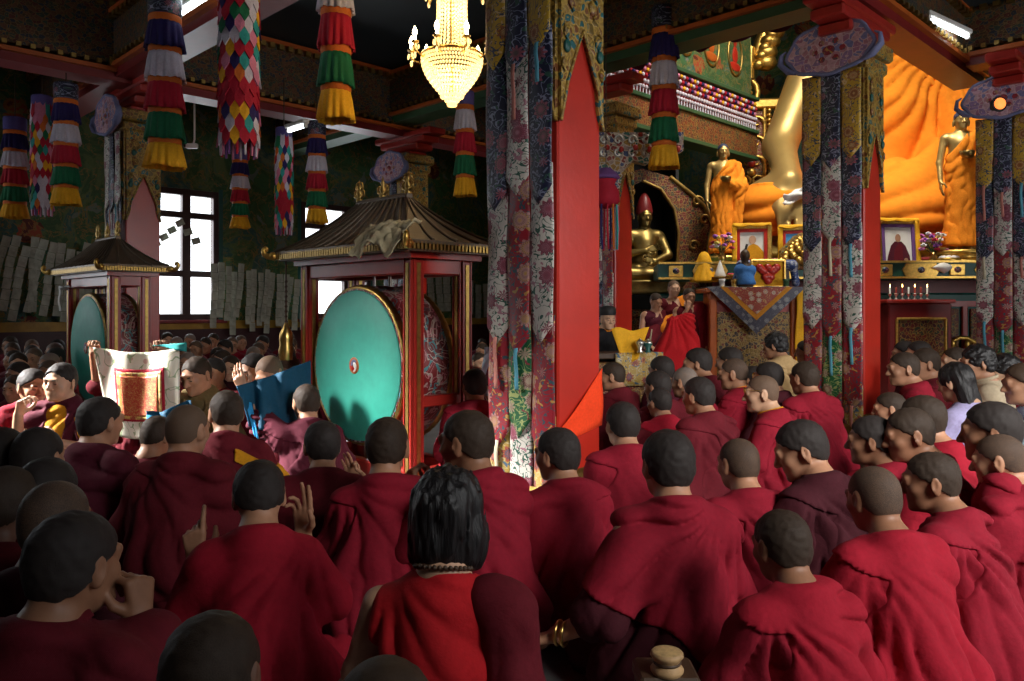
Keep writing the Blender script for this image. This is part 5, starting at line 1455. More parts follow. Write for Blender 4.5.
q = MB(); q.lathe([(.40, -.14), (.44, -.11), (.36, -.07), (.44, -.02), (.42, .01), (.01, .02)], 30, (0, .08, 0), wob=lambda a, z, j: 1 + .04 * math.cos(a * 16), sy=.8); q.build('lotus_base', M['gilt_dark'], o)

# beaded frieze along the inner beam, with upper mural
fb = empty('frieze_beam', (0, 0, 0), PI / 4); fb['kind'] = 'structure'; tag(fb, 'deep carved beam leading from the inner pillar to the altar wall', 'beam')
def hb(m, a0, a1, b, z0, z1, w): m.bbox(((a0 + a1) / 2, b, (z0 + z1) / 2), (a1 - a0, w, z1 - z0), .01)
BB = 7.2
q = MB(); hb(q, 8.9, 13.4, BB, 4.05, 4.46, .30); q.build('carved_face', M['ornred'], fb)
q = MB(); hb(q, 8.9, 13.4, BB, 3.98, 4.05, .36); hb(q, 8.9, 13.4, BB, 4.46, 4.53, .38); hb(q, 8.9, 13.4, BB, 5.06, 5.13, .40); q.build('moulding', M['green'], fb)
q = MB(); hb(q, 8.9, 13.4, BB, 4.53, 5.06, .26); q.build('backing_board', M['deepred'], fb)
q = MB(); hb(q, 8.9, 13.4, BB + .05, 5.13, 8.9, .16); q.build('upper_panel', M['mural2'], fb)
# seated figures painted on the upper panel, low relief
q0 = MB()
for k in range(5):
    a = 9.6 + k * .8; y = BB - .04
    q = MB(); q.tube([(a + .24 * math.cos(t * .35), y, 5.80 + .36 * math.sin(t * .35)) for t in range(18)], .022, 6, True); q.build('painted_halo', M['goldd'], fb)
    q = MB(); q.ball((a, y, 5.60), (.20, .012, .08), 12, 6); q.ball((a, y, 5.80), (.10, .012, .16), 12, 6); q.ball((a, y, 6.02), (.06, .012, .075), 10, 6); q.build('painted_figure', M['orange'] if k % 2 else M['redp'], fb)
o = empty('beaded_frieze', (0, 0, 0), PI / 4); tag(o, 'beaded pompom netting hung along the inner carved beam', 'beaded hanging')
mm = [SILK['white'], SILK['red'], SILK['navy'], SILK['pink'], SILK['yellow']]
for row in range(5):
    q = MB()
    for k in range(55):
        a = 8.95 + k * .08 + .04 * (row % 2); z = 4.99 - row * .09
        q.m = (k + row * 2) % 5; q.ball((a, BB - .17, z), (.028, .028, .036), 6, 4)
        if row == 4: q.m = 0; q.tube([(a, BB - .17, z - .03), (a, BB - .17, z - .15)], [.012, .018], 5)
    b = q.build('bead_row', mm, o)

# silver and coral carved bracket and lantern by the slim pillar
c = at(631, 160, 9.6); o = empty('carved_bracket', c, PI / 4 - .8); tag(o, 'bright silver and coral carved bracket at the top of the slim pillar', 'bracket')
q = MB(); q.prism([(-.42, .32), (.62, .32), (.62, .10), (.45, .02), (.30, .04), (.18, -.06), (.02, -.02), (-.10, -.14), (-.16, -.42), (-.24, -.62), (-.42, -.62)], -.08, .08); q.build('panel', M['orncol'], o)
for k in range(12):
    x = -.34 + (k % 6) * .17; z = .22 - (k // 6) * .16
    if z < .15 and x > .4: continue
    q = MB(); q.tube([(x + .06 * math.cos(j * .7) * (1 - j / 12), -.10, z + .07 * math.sin(j * .7) * (1 - j / 12)) for j in range(10)], .015, 6); q.build('scroll', M['silver'], o)
for k in range(6):
    q = MB(); q.ball((-.3 + k * .17, -.10, .13 - .02 * (k % 2)), (.035, .03, .04), 8, 5); q.build('coral_boss', M['redp'], o)
o = empty('silk_lantern', at(606, 228, 9.0)); tag(o, 'small many-coloured silk lantern hanging beside the front pillar edge', 'lantern')
q = MB(); q.lathe([(.02, .62), (.13, .56), (.10, .5), (.15, .42), (.16, .30), (.10, .24), (.02, .22)], 12); q.build('body', [SILK['red']], o)
q = MB(); q.lathe([(.06, .68), (.15, .60), (.165, .565), (.13, .55)], 12); q.build('canopy', SILK['purple'], o)
for k in range(12):
    a = k * .5236; q = MB(); q.tube([(.13 * math.cos(a), .13 * math.sin(a), .26), (.14 * math.cos(a), .14 * math.sin(a), -.02), (.13 * math.cos(a + .1), .13 * math.sin(a + .1), -.25)], [.012, .014, .012], 6); q.build('streamer', [SILK['pink'], SILK['white'], SILK['navy'], SILK['red'], SILK['orange'], SILK['teal']][k % 6], o)
q = MB(); q.tube([(0, 0, .66), (0, 0, 2.1)], .006, 5); q.build('cord', M['wood'], o)

# scalloped red valance above the statue and round lamp
o = empty('scalloped_valance', hall(9.4, 5.2, 4.75), PI / 4 + PI / 2); tag(o, 'dark red scalloped cloth valance under the upper mural before the gilt throne back', 'valance')
q = MB(); q.grid(lambda u, v: (-2.4 + u * 4.4, .05 * math.sin(u * 60), .9 - v * (.75 + .16 * abs(math.sin(u * 26)))), 120, 6, .01); q.build('cloth', ROBE['plum'], o)
c = at(999, 104, 8.9); o = empty('round_lamp', c); tag(o, 'small round orange lamp above the lilac cloud plaque', 'lamp')
M['lampglow'] = m_emit('lamp_glow', (1, .25, .05), 1.6)
q = MB(); q.ball((0, -.02, 0), (.065, .03, .065), 16, 8); q.build('glass', M['lampglow'], o)
q = MB(); q.tube([(.075 * math.cos(k * .4), 0, .075 * math.sin(k * .4)) for k in range(16)], .016, 8, True); q.bbox((0, .05, 0), (.12, .08, .12), .02); q.build('rim', M['black'], o)
# ------------------------------------------------------------------ the assembly
LQ = 3
_person = person
def person(px, w=None, **k):
    if 'q' in k: k['q'] = min(k['q'], LQ)
    return _person(px, **k)
G = 'monks seated on the floor'
def arm_(side, el, wr, d, n, **k): return dict(side=side, el=el, wr=wr, dir=d, n=n, **k)
# nearest rows ---------------------------------------------------------------
person((75, 512), d=1.72, yaw=-18, hair='black', skin='brown', robe='maroon', shawl='maroon', q=3, lean=.08, sh_side=1, width=1.0,
       arms=[arm_(1, (.21, .20, .36), (.10, .235, .575), (-.1, .05, 1), (-1, .1, .1), curl=(1.2, 1.3, 1.4, 1.4), sleeve=1.75)],
       label='large dark-haired monk in maroon at the shadowed lower left, pale hand beside his cheek')
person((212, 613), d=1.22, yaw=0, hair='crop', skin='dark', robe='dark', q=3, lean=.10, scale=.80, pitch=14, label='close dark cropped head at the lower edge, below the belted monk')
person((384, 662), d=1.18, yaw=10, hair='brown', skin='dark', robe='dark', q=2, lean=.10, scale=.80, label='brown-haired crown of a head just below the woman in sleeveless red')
W_ = person((449, 471), d=2.02, yaw=-8, hyaw=-6, hair='long', skin='fair', robe='scarlet', style='vest', q=3, lean=.02, pitch=4, width=.88, seed=71,
       arms=[arm_(-1, (-.225, .02, .33), (-.15, .24, .24), (.3, 1, 0), (0, 0, 1), sleeve=0)],
       label='person with bobbed black hair in a sleeveless bright red top and bead necklace')
q = MB()
for k in range(34):
    a = 2 * PI * k / 34; q.ball((.070 * math.cos(a) * 1.02, .006 + .074 * math.sin(a), .612 - .022 * math.sin(a)), .0066, 7, 5)
q.build('bead_necklace', M['wood'], W_)
sw = SDF(); sw.cap((.115, -.02, .545), (.155, -.02, .515), .060, .070, .04); sw.cap((.155, -.02, .515), (.195, -.03, .28), .070, .074, .05); sw.cap((.195, -.03, .28), (.205, -.04, .06), .074, .085, .05); sw.cap((.19, -.09, .35), (.19, -.12, .06), .05, .07, .06)
link('shoulder_wrap', cloth_mesh('shoulder_wrap', sw, .0095, fold_fn(31, .016, -1), lambda p: -(p[:, 2] - .0)), ROBE['maroon'], W_)
B_ = person((259, 462), d=2.52, yaw=12, hyaw=10, pitch=30, hair='black', skin='tan', robe='plum', shawl='red', q=3, lean=.10, side=-.02, sh_side=-1, seed=23, width=.92, hem=.155, belt=True,
       arms=[arm_(-1, (-.225, .12, .34), (-.235, .20, .49), (-.08, .1, 1), (.2, 1, 0), curl=(.15, .9, 1.2, 1.2), hs=-1, sleeve=.9), arm_(1, (.205, .14, .36), (.115, .25, .54), (.0, .05, 1), (-.5, -.8, 0), curl=(.1, .15, .5, .6), hs=1, sleeve=1.1)],
       label='monk in bright red wrap with woven belt, both hands raised with extended fingers')
person((387, 417), d=3.08, yaw=2, hair='crop', skin='tan', robe='crimson', shawl='crimson', q=3, lean=.05, sh_side=1, seed=5, label='monk in crimson wrap seen square from behind, directly below the green drum skin')
person((322, 421), d=3.45, yaw=14, hyaw=10, hair='black', skin='tan', robe='maroon', shawl='maroon', q=2, lean=.07, sh_side=-1,
       arms=[arm_(1, (.25, .16, .36), (.17, .24, .50), (-.3, .05, 1), (-.2, -1, 0), curl=(.9, .3, .2, .2), thumb=1.0)], label='monk left of the square-backed monk, one hand raised with fingers touching thumb')
person((466, 410), d=3.0, yaw=38, hyaw=22, hair='crop', skin='brown', robe='crimson', shawl='crimson', q=2, lean=.05, sh_side=1,
       arms=[arm_(-1, (-.22, .18, .34), (-.10, .32, .50), (.1, .3, 1), (1, 0, 0), curl=(1, 1.1, 1.2, 1.2))], label='monk in crimson with fist near his chin, seated left of the front pillar foot')
person((557, 428), d=3.2, yaw=28, hyaw=18, hair='black', skin='tan', robe='crimson', shawl='crimson', q=3, lean=.06, sh_side=-1, seed=44, width=1.0, label='black-haired monk in crimson directly in front of the red front pillar')
T_ = person((667, 430), d=2.68, yaw=10, hyaw=4, hair='black', skin='tan', robe='dark', shawl='crimson', q=3, lean=.04, sh_side=-1, width=.98, seed=52, hem=.19,
       arms=[arm_(-1, (-.27, -.05, .28), (-.40, .03, .20), (-.85, .45, -.35), (.1, -.1, -1), curl=(.5, .6, .6, .6), sleeve=1.1)],
       label='broad monk in crimson wrap over dark skirt, bare forearm with bracelet resting on knee')
q = MB(); 
for k in range(2):
    q.tube([Vector((-.375, .005, .212)) + Matrix.Rotation(.95, 3, 'Z') @ Vector((.036 * math.cos(a * .42), k * .022 + .0, .036 * math.sin(a * .42))) for a in range(15)], .006, 6, True)
q.build('bracelet', M['brass'], T_)
person((738, 438), d=3.15, yaw=16, hyaw=6, hair='stubble', skin='tan', robe='crimson', shawl='crimson', q=2, lean=.09, sh_side=1, label='monk with grey stubble between the broad monk and the profile monk in dark wrap')
person((781, 510), d=2.22, yaw=16, hyaw=4, pitch=14, hair='crop', skin='brown', robe='crimson', shawl='red', q=3, lean=.12, sh_side=1, seed=61, label='nearest cropped-haired monk in red wrap, just right of the small hand drum')
person((873, 466), d=2.55, yaw=14, hyaw=2, pitch=14, hair='stubble', skin='brown', robe='red', shawl='red', q=3, lean=.12, sh_side=1, seed=67, label='stubble-headed monk in brightest red wrap, seen from behind, lit from the right')
person((930, 452), d=2.8, yaw=40, hyaw=28, pitch=10, hair='crop', skin='brown', robe='crimson', shawl='crimson', q=3, lean=.10, sh_side=1, seed=73, label='monk in profile facing left with large ear, beside the brightest red wrap')
person((998, 434), d=3.15, yaw=30, hyaw=22, pitch=12, hair='stubble', skin='tan', robe='crimson', shawl='crimson', q=3, lean=.10, sh_side=-1, seed=79, label='shaven monk with tan head at the right edge, above the bare concrete floor')
person((990, 402), d=3.25, yaw=44, hyaw=18, hair='black', skin='brown', robe='crimson', shawl='crimson', q=2, lean=.08, label='thick-haired monk behind the shaven monk at the right edge')
person((908, 408), d=3.45, yaw=56, hyaw=26, pitch=14, hair='crop', skin='brown', robe='red', shawl='red', q=2, lean=.12, label='monk in profile facing left behind the large-eared monk')
person((921, 395), d=3.75, yaw=40, hyaw=10, hair='crop', skin='tan', robe='red', shawl='red', q=2, lean=.10, label='monk hidden behind the profile monk, only crown and red shoulder showing')
person((870, 416), d=3.55, yaw=46, hyaw=18, hair='black', skin='brown', robe='crimson', shawl='crimson', q=2, lean=.10, label='black-haired monk at the foot of the red altar pillar')
person((800, 421), d=3.15, yaw=36, hyaw=40, pitch=24, hair='black', skin='tan', robe='dark', shawl='dark', q=3, lean=.10, seed=83, label='bowed monk in very dark maroon wrap, profile facing left, below the altar pillar')
# left middle -------------------------------------------------------------------
person((188, 404), d=3.5, yaw=-6, hyaw=-10, pitch=8, hair='bald', skin='tan', robe='maroon', shawl='maroon', q=2, lean=.02, width=1.12, label='balding older monk with broad maroon back below the held tapestry')
Y_ = person((226, 390), d=4.05, yaw=16, hyaw=18, pitch=6, hair='crop', skin='tan', robe='maroon', shawl='maroon', q=2, lean=.03, lapel='yellow', label='monk with a yellow edge over his shoulder, watching the blue cloth')
person((101, 397), d=3.75, yaw=-14, hyaw=-10, pitch=6, hair='black', skin='tan', robe='plum', shawl='plum', q=2, lean=.03, width=1.08, label='black-haired monk in plum robe, back turned, before the smiling monk in yellow')
person((39, 428), d=3.0, yaw=-6, hair='black', skin='tan', robe='maroon', shawl='maroon', q=2, label='round dark head below the smiling monk, second from the left edge')
person((3, 428), d=3.05, yaw=-6, hair='black', skin='brown', robe='crimson', shawl='maroon', q=2, label='dark head cut by the left edge in front of the crouched talking monk')
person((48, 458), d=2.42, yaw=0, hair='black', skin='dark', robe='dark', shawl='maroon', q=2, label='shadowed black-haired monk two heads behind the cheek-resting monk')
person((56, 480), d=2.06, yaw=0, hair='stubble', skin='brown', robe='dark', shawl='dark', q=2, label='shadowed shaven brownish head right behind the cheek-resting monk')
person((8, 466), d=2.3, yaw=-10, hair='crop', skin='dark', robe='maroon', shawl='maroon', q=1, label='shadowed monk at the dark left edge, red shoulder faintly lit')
# the bright pair and the cloth holders ------------------------------------------------
person((33, 369), d=4.75, yaw=214, hyaw=20, pitch=10, face=True, hair='black', skin='tan', robe='crimson', shawl='crimson', q=2, lean=.10, side=.03, scale=.92, label='monk in crimson leaning to talk into the ear of the smiling monk')
SM = person((60, 363), d=4.55, yaw=184, hyaw=-10, pitch=5, roll=-5, face=True, hair='black', skin='fair', robe='yellow', shawl='plum', q=3, lean=.03, side=.0, seed=95, scale=.92,
       arms=[arm_(1, (.23, .13, .30), (.185, .20, .53), (-.25, -.05, 1), (-1, .2, 0), curl=(.7, .8, .9, .9), sleeve=.25), arm_(-1, (-.21, .16, .31), (-.07, .27, .37), (1, .1, .35), (0, -1, .2), curl=(.9, .7, 1, 1.1), sleeve=.8)],
       label='smiling young monk in yellow shirt and plum wrap, lit from the left')
TP = person((134, 362), d=5.5, yaw=180, hair='black', skin='tan', robe='maroon', q=2, face=True, scale=.90,
       arms=[arm_(1, (.29, .10, .64), (.275, .20, .915), (-.3, .2, 1), (0, 1, 0), curl=(1.2, 1.3, 1.3, 1.3), sleeve=1.0), arm_(-1, (-.29, .10, .64), (-.27, .20, .915), (.2, .2, 1), (0, 1, 0), curl=(1.2, 1.3, 1.3, 1.3), sleeve=1.0)],
       label='person almost hidden behind the tapestry, fingers gripping its top corners')
SL = person((306, 384), d=4.75, yaw=24, hyaw=10, hair='crop', skin='tan', robe='plum', shawl='plum', q=2, lean=.05, scale=.95,
       arms=[arm_(-1, (-.27, .16, .60), (-.36, .24, .80), (-.4, .1, 1), (.5, 1, 0), curl=(.25, .3, .3, .4), sleeve=.95)],
       label='monk in plum beside the drum post, raised arm with wristwatch holding blue cloth')
q = MB(); q.M = Matrix.Translation((-.345, .228, .765)) @ Matrix.Rotation(-.5, 4, 'Y') @ Matrix.Rotation(.4, 4, 'Z')
q.tube([(.033 * math.cos(a * .42), .033 * math.sin(a * .42), 0) for a in range(15)], .010, 6, True); q.lathe([(.001, -.038), (.018, -.038), (.018, -.03), (.001, -.03)], 12); q.build('wristwatch', M['silver'], SL)
person((196, 357), d=5.6, yaw=176, hyaw=-14, pitch=22, face=True, hair='crop', skin='tan', robe='khaki', shawl='khaki', q=2, label='monk in olive-brown robe looking down, right beside the tapestry')
person((213, 358), d=6.2, yaw=178, hyaw=-4, pitch=8, face=True, hair='black', skin='tan', robe='red', q=1, label='young face over the shoulder of the olive-robed monk')
person((253, 354), d=5.9, yaw=175, hyaw=-20, pitch=14, face=True, hair='black', skin='tan', robe='maroon', q=1, label='face peering just above the blue cloth at its left end')
person((269, 356), d=5.7, yaw=175, hyaw=-10, pitch=30, hair='bald', skin='tan', robe='maroon', q=1, label='bald bowed head just above the blue cloth')
person((289, 356), d=6.7, yaw=170, pitch=30, hair='bald', skin='tan', robe='plum', q=1, label='bald head above the blue cloth behind the hanging gilt finial')
person((474, 369), d=5.5, yaw=10, hyaw=14, hair='black', skin='tan', robe='crimson', shawl='crimson', q=1, lean=.03, scale=1.0,
       arms=[arm_(1, (.20, .16, .50), (.09, .25, .70), (0, .1, 1), (-1, 0, 0), curl=(.5, .6, .6, .6))], label='monk by the front pillar hanging holding up a pale scarf')
# right of the pillar ----------------------------------------------------------------
R_ = [
 ((612, 362), 6.4, 46, 26, 'crop', 'tan', 'maroon', 1, 'monk right beside the front pillar edge, back turned, before the brocade-robed attendant'),
 ((622, 402), 3.9, 14, 4, 'black', 'tan', 'crimson', 1, 'monk mostly hidden behind the front pillar, sloping red shoulder showing'),
 ((659, 388), 5.45, 24, 10, 'black', 'tan', 'maroon', 2, 'monk with pink-red shoulder band and joined fingertips right of the front pillar'),
 ((657, 371), 5.7, 30, 14, 'black', 'tan', 'maroon', 1, 'black-haired head in the middle of three heads stacked right of the front pillar'),
 ((661, 356), 6.5, 30, 14, 'black', 'tan', 'plum', 1, 'topmost of three black-haired heads stacked right of the front pillar'),
 ((684, 367), 5.9, 36, 10, 'grey', 'tan', 'crimson', 1, 'grey shaven monk beside the three stacked black-haired heads'),
 ((698, 377), 4.9, 32, 10, 'black', 'tan', 'maroon', 2, 'black-haired monk in broad maroon robe in front of the grey shaven monk'),
 ((697, 348), 6.6, 44, 26, 'black', 'tan', 'maroon', 1, 'monk facing left in front of the red draped cloth'),
 ((733, 358), 6.1, 44, 20, 'stubble', 'tan', 'crimson', 2, 'grey-stubbled monk facing left before the carved table, robe with orange collar'),
 ((729, 347), 7.0, 40, 16, 'black', 'tan', 'plum', 1, 'dark head directly behind the grey-stubbled monk'),
 ((761, 375), 5.0, 52, 26, 'bald', 'fair', 'crimson', 2, 'bald monk with glasses and yellow collar in profile facing left'),
 ((768, 362), 5.9, 40, 16, 'black', 'tan', 'dark', 1, 'dark-haired head partly behind the bald monk with glasses'),
 ((752, 366), 6.6, 30, 10, 'black', 'tan', 'maroon', 1, 'small dark head between the grey-stubbled and the bald monk'),
 ((804, 361), 5.7, 18, 10, 'crop', 'tan', 'crimson', 2, 'upright monk in crimson left of the altar pillar hanging'),
 ((806, 340), 8.7, 40, 20, 'black', 'brown', 'maroon', 1, 'dark-haired monk in the shade between carved table and altar pillar'),
 ((903, 352), 6.1, 62, 20, 'crop', 'tan', 'crimson', 2, 'crop-haired monk facing left, first right of the altar pillar'),
 ((924, 348), 6.4, 62, 20, 'crop', 'tan', 'maroon', 1, 'monk in darker maroon behind the first monk right of the altar pillar'),
 ((904, 341), 8.2, 60, 18, 'black', 'tan', 'plum', 1, 'far dark head above the first monk right of the altar pillar'),
 ((918, 341), 7.8, 60, 20, 'black', 'tan', 'maroon', 1, 'second far dark head above the first monk right of the altar pillar'),
 ((954, 347), 7.1, 66, 20, 'crop', 'fair', 'maroon', 1, 'pale-faced boyish monk in profile left of the man in beige shirt'),
 ((889, 392), 4.9, 50, 20, 'crop', 'tan', 'crimson', 1, 'stooped monk in red close against the altar pillar edge'),
]
for (pxy, d, yw, hy, hr_, sk, rb, q_, lab) in R_:
    kw = {}
    if 'fingertips' in lab: kw['arms'] = [arm_(-1, (-.23, .14, .34), (-.17, .24, .46), (.1, .1, 1), (1, .5, 0), curl=(1.1, .4, .3, .3), thumb=1)]
    col = 'yellow' if 'yellow collar' in lab else 'orange' if 'orange collar' in lab else None
    o = person(pxy, d=d, yaw=yw, hyaw=hy, hair=hr_, skin=sk, robe=rb, shawl=('red' if 'pink-red' in lab else rb), q=q_, lean=.07, collar=col, label=lab, **kw)
    if 'glasses' in lab:
        hc = Vector((0, .60 * 0 + .07 + .032 + .0245, .585 + .154)); q = MB(); Rm = Matrix.Rotation(math.radians(26), 4, 'Z')
        q.M = Matrix.Translation(hc) @ Rm
        for e in (-1, 1):
            q.tube([(e * .032 + .022 * math.cos(a * .45), .106, .002 + .018 * math.sin(a * .45)) for a in range(14)], .0022, 5, True); q.tube([(e * .056, .102, .006), (e * .078, .02, .008)], .002, 5)
        q.tube([(-.01, .108, .004), (.01, .108, .004)], .002, 5); q.build('spectacles', M['gold'], o)
# visitors without robes
person((977, 346), d=6.1, yaw=66, hyaw=16, hair='wild', skin='tan', robe='beige', q=2, lean=.03, seed=311, label='man in beige collared shirt with thick black hair, profile facing left', collar='beige')
person((955, 364), d=5.3, yaw=30, hyaw=0, pitch=16, hair='locks', skin='fair', robe='lilac', q=2, lean=.08, seed=313, width=.92, label='woman with long black hair in a lilac top, back turned')
person((1003, 355), d=6.3, yaw=66, hyaw=10, hair='wild', skin='fair', robe='maroon', q=1, collar='beige', label='dark-haired visitor in maroon top behind the man in beige shirt')
person((1022, 364), d=5.0, yaw=70, hyaw=10, hair='brown', skin='tan', robe='sky', q=1, label='visitor in pale blue shirt cut by the right edge')
GM = person((775, 333), d=7.6, yaw=36, hyaw=20, pitch=10, hair='wild', skin='tan', robe='gold', shawl='gold', q=2, lean=.06, scale=1.05, label='attendant in gold brocade robe leaning towards the carved table')

# standing and seated people before the altar
def standing(pxy, d, yaw, H, label, arms, robe='plum', sash=None, hair='bald', hyaw=0, pitch=12, skin='tan', q=1, seed=1):
    P0 = at(pxy[0], pxy[1], d); sc = H / 1.70
    s = SDF(); R = rotm(hyaw, pitch, 0); hc = np.array((0, .035, 1.575)); add_head(s, hc, R)
    s.cap((0, .01, 1.51), (0, -.01, 1.40), .054, .058, .03); s.cap((-.15, -.01, 1.36), (.15, -.01, 1.36), .066, .066, .06); s.cap((0, .01, 1.28), (0, 0, 1.0), .13, .13, .06)
    for e in (-1, 1): s.cap((e * .09, 0, .9), (e * .09, 0, .08), .085, .05, .04); s.cap((e * .09, -.02, .05), (e * .10, .13, .04), .045, .035, .03)
    for a in arms:
        arm(s, (a['side'] * .18, -.01, 1.35), a['el'], a['wr']); hand(s, a['wr'], a['dir'], a['n'], a['side'], a.get('curl', (.4, .5, .5, .5)))
    v, f = mesh_fn(s, s.lo, s.hi, .009)
    o = link('person', np_mesh('standing_person', v, f), SKIN[skin], None, (P0.x, P0.y, P0.z - 1.69 * sc), (0, 0, math.radians(yaw)), sc); tag(o, label, 'person')
    fh, lo, hi = hairy(s, hc, R, hair); v, f = mesh_fn(fh, lo, hi, .009); link('hair', np_mesh('hair', v, f), HAIR[hair], o)
    for e in (-1, 1):
        m = MB(); m.M = Matrix.Translation(Vector(hc)) @ Matrix(R.tolist()).to_4x4(); m.ball((e * .031, .0905, .0015), (.012, .005, .0045)); m.build('eye', M_EYE, o)
    r = SDF(); r.cap((0, 0, 1.0), (0, .0, .12), .17, .20, .05); r.cap((0, 0, 1.25), (0, 0, 1.0), .155, .155, .06); r.cap((-.13, -.01, 1.35), (.13, -.01, 1.35), .080, .080, .05)
    link('robe', cloth_mesh('standing_robe', r, .015, statue_fold(seed, .018), lambda p: np.maximum(-(p[:, 2] - .06), -10)), ROBE[robe], o)
    if sash:
        r2 = SDF(); r2.cap((-.15, .0, 1.37), (.14, .10, 1.02), .085, .10, .05); r2.cap((-.15, -.02, 1.37), (.13, -.08, 1.05), .085, .09, .05); r2.cap((-.17, 0, 1.36), (-.22, .05, .70), .085, .11, .05)
        link('sash', cloth_mesh('sash', r2, .014, statue_fold(seed + 3, .016), None, .012), ROBE[sash], o)
    return o
standing((655, 293), 10.7, 196, 1.58, 'standing monk in sleeveless plum looking down, nearest the dark niche', [arm_(1, (.23, .02, 1.08), (.17, .22, .92), (-.1, 1, -.3), (0, 0, -1)), arm_(-1, (-.23, .02, 1.08), (-.10, .26, .95), (.2, 1, -.2), (0, 0, -1))], 'plum', 'maroon', 'crop', 10, 26, seed=3)
standing((673, 280), 10.75, 190, 1.66, 'standing monk with orange vest edge, tallest of three before the altar', [arm_(1, (.23, .04, 1.08), (.12, .24, 1.0), (-.6, .6, 0), (0, 0, 1)), arm_(-1, (-.23, .04, 1.08), (-.12, .24, 1.0), (.6, .6, 0), (0, 0, 1))], 'maroon', 'orange', 'bald', -6, 8, skin='fair', seed=5)
standing((689, 288), 10.4, 176, 1.58, 'standing monk covering his mouth with one hand beside the carved table', [arm_(1, (.22, .10, 1.10), (.05, .22, 1.40), (-.3, -.1, 1), (0, -1, 0), curl=(.8, .9, .9, .9)), arm_(-1, (-.24, .0, 1.08), (-.22, .14, .85), (0, .3, -1), (1, 0, 0))], 'maroon', 'crimson', 'crop', 14, 10, seed=7)
o = person((608, 309), d=8.9, yaw=215, hyaw=-20, face=True, hair=None, skin='fair', robe='black', shawl='black', q=1, scale=1.0, label='seated attendant in dark brocade robe and black cap beyond the front pillar', collar='orange')
hc = Vector((0, .06 + .032 + .02, .739)); q = MB(); q.lathe([(.084, .03), (.092, .06), (.085, .115), (.05, .135), (.001, .14)], 20, hc, sy=1.15); q.build('cap', M['black'], o)
blk = o
# low table in front of that attendant with a yellow and red cloth
o = empty('low_table', at(622, 352, 8.3), math.radians(20)); o.location.z = 0; tag(o, 'low carved table with gold cloth beside the front pillar', 'table')
zt = at(622, 352, 8.3).z
q = MB(); q.bbox((0, .2, zt - .04), (.95, .45, .06), .01); q.build('top', M['wood'], o)
q = MB(); q.bbox((0, .2, zt / 2 - .05), (.86, .38, zt - .12), .01); q.build('body', M['ornred'], o)
q = MB(); q.grid(lambda u, v: (-.1 + u * .56, -.045 - .012 * math.sin(u * 15), zt - .005 - v * .35), 20, 4, .006); q.build('gold_cloth', BRO['gold'], o)
blanket(lambda u, v: ((u - .5) * (.42 - .25 * v), -.14 + .04 * math.sin(u * 3), .10 - .34 * v + .02 * math.sin(u * 8)), 8, 8, .01, 'folded_cloth', SILK['yellow'], 'yellow cloth with red border over the lap of the dark-robed attendant', 'cloth', at(626, 338, 8.4), math.radians(10))
for k, (px, lab) in enumerate(((640, 'first small silver cup on the low carved table'), (648, 'small blue-green cup at the end of the low carved table'))):
    o = empty('cup', at(px, 352, 8.2)); o.location.z = zt; tag(o, lab, 'cup')
    q = MB(); q.lathe([(.03, 0), (.035, .01), (.02, .03), (.05, .10), (.045, .10), (.02, .04), (.001, .035)], 14); q.build('bowl', M['silver'] if k == 0 else M['teal'], o)
    q = MB(); q.lathe([(.05, .10), (.05, .11), (.01, .14), (.001, .15)], 14); q.build('lid', M['silver'], o)
# the red cloth drawn up to a peak
sd = SDF(); sd.cap((0, 0, .0), (.04, 0, .62), .30, .05, .1); sd.cap((.04, 0, .6), (.22, .02, .66), .05, .05, .06); sd.cap((.2, 0, .62), (.25, 0, .0), .06, .2, .1)
def rf(p): return .022 * (np.abs(np.sin(np.arctan2(p[:, 0] - .06, .75 - p[:, 2]) * 13 + noise(p, 4, 4) * 2)) - .6)
pz = at(680, 314, 8.6).z
o = link('red_cloth', cloth_mesh('peaked_red', sd, .013, rf, lambda p: np.maximum(-(p[:, 2] + .05), np.abs(p[:, 1]) - .16)), ROBE['scarlet'], None, (at(669, 310, 8.6).x, 8.6, pz - .70)); tag(o, 'bright red cloth drawn up to a peak before the three standing monks', 'cloth')
q = MB(); q.grid(lambda u, v: (-.36 + .13 * v + .10 * u * (1 - v), -.19 - .02 * u, .10 + .40 * v + .04 * u), 6, 10, .012); q.build('pale_lining', ROBE['beige'], o)

# tapestry ------------------------------------------------------------------------
tc = at(134, 352, 5.28); o = empty('tapestry', tc, math.radians(-8)); tag(o, 'cream floral tapestry with red brocade centre held up before the far drum', 'tapestry')
M['floral'] = NT('cream_floral'); t = M['floral']; co = t.co((1, .02, 1)); d_ = t.voro(co, 9, 'F1', .9); n_ = t.noise(co, 14, 3); col = t.ramp(n_, [(.35, (.80, .76, .64)), (.62, (.74, .70, .55))]); col = t.mix(t.math('LESS_THAN', t.math('ADD', d_, t.math('MULTIPLY', n_, .25)), .28), col, (.62, .40, .32)); v_ = t.noise(co, 8, 1, .4, 1.5); col = t.mix(t.math('LESS_THAN', t.math('ABSOLUTE', t.math('SUBTRACT', v_, .5)), .02), col, (.32, .40, .22)); M['floral'] = t.out(col, .5, 0, .4)
def tap(u, v, off=0.0):
    top = -.035 * math.sin(PI * u) ; x = -.30 + u * .62
    x += (.10 * (1 - u) - .0 * u) * v * 1.1
    z = .03 + top - v * (.56 + .02 * math.sin(u * 4))
    y = .02 * math.sin(u * 13 + v * 2) * (1 - v * .4) + .05 * math.sin(PI * u) * (1 - v) - off
    return (x, y, z)
q = MB(); q.grid(lambda u, v: tap(u, v), 40, 30, .004); q.build('ground', M['floral'], o)
sub = lambda a0, a1, b0, b1, off: (lambda u, v: tap(a0 + (a1 - a0) * u, b0 + (b1 - b0) * v, off))
q = MB(); q.grid(sub(.20, .83, .20, .80, .006), 26, 22, .003); q.build('red_border', SILK['red'], o)
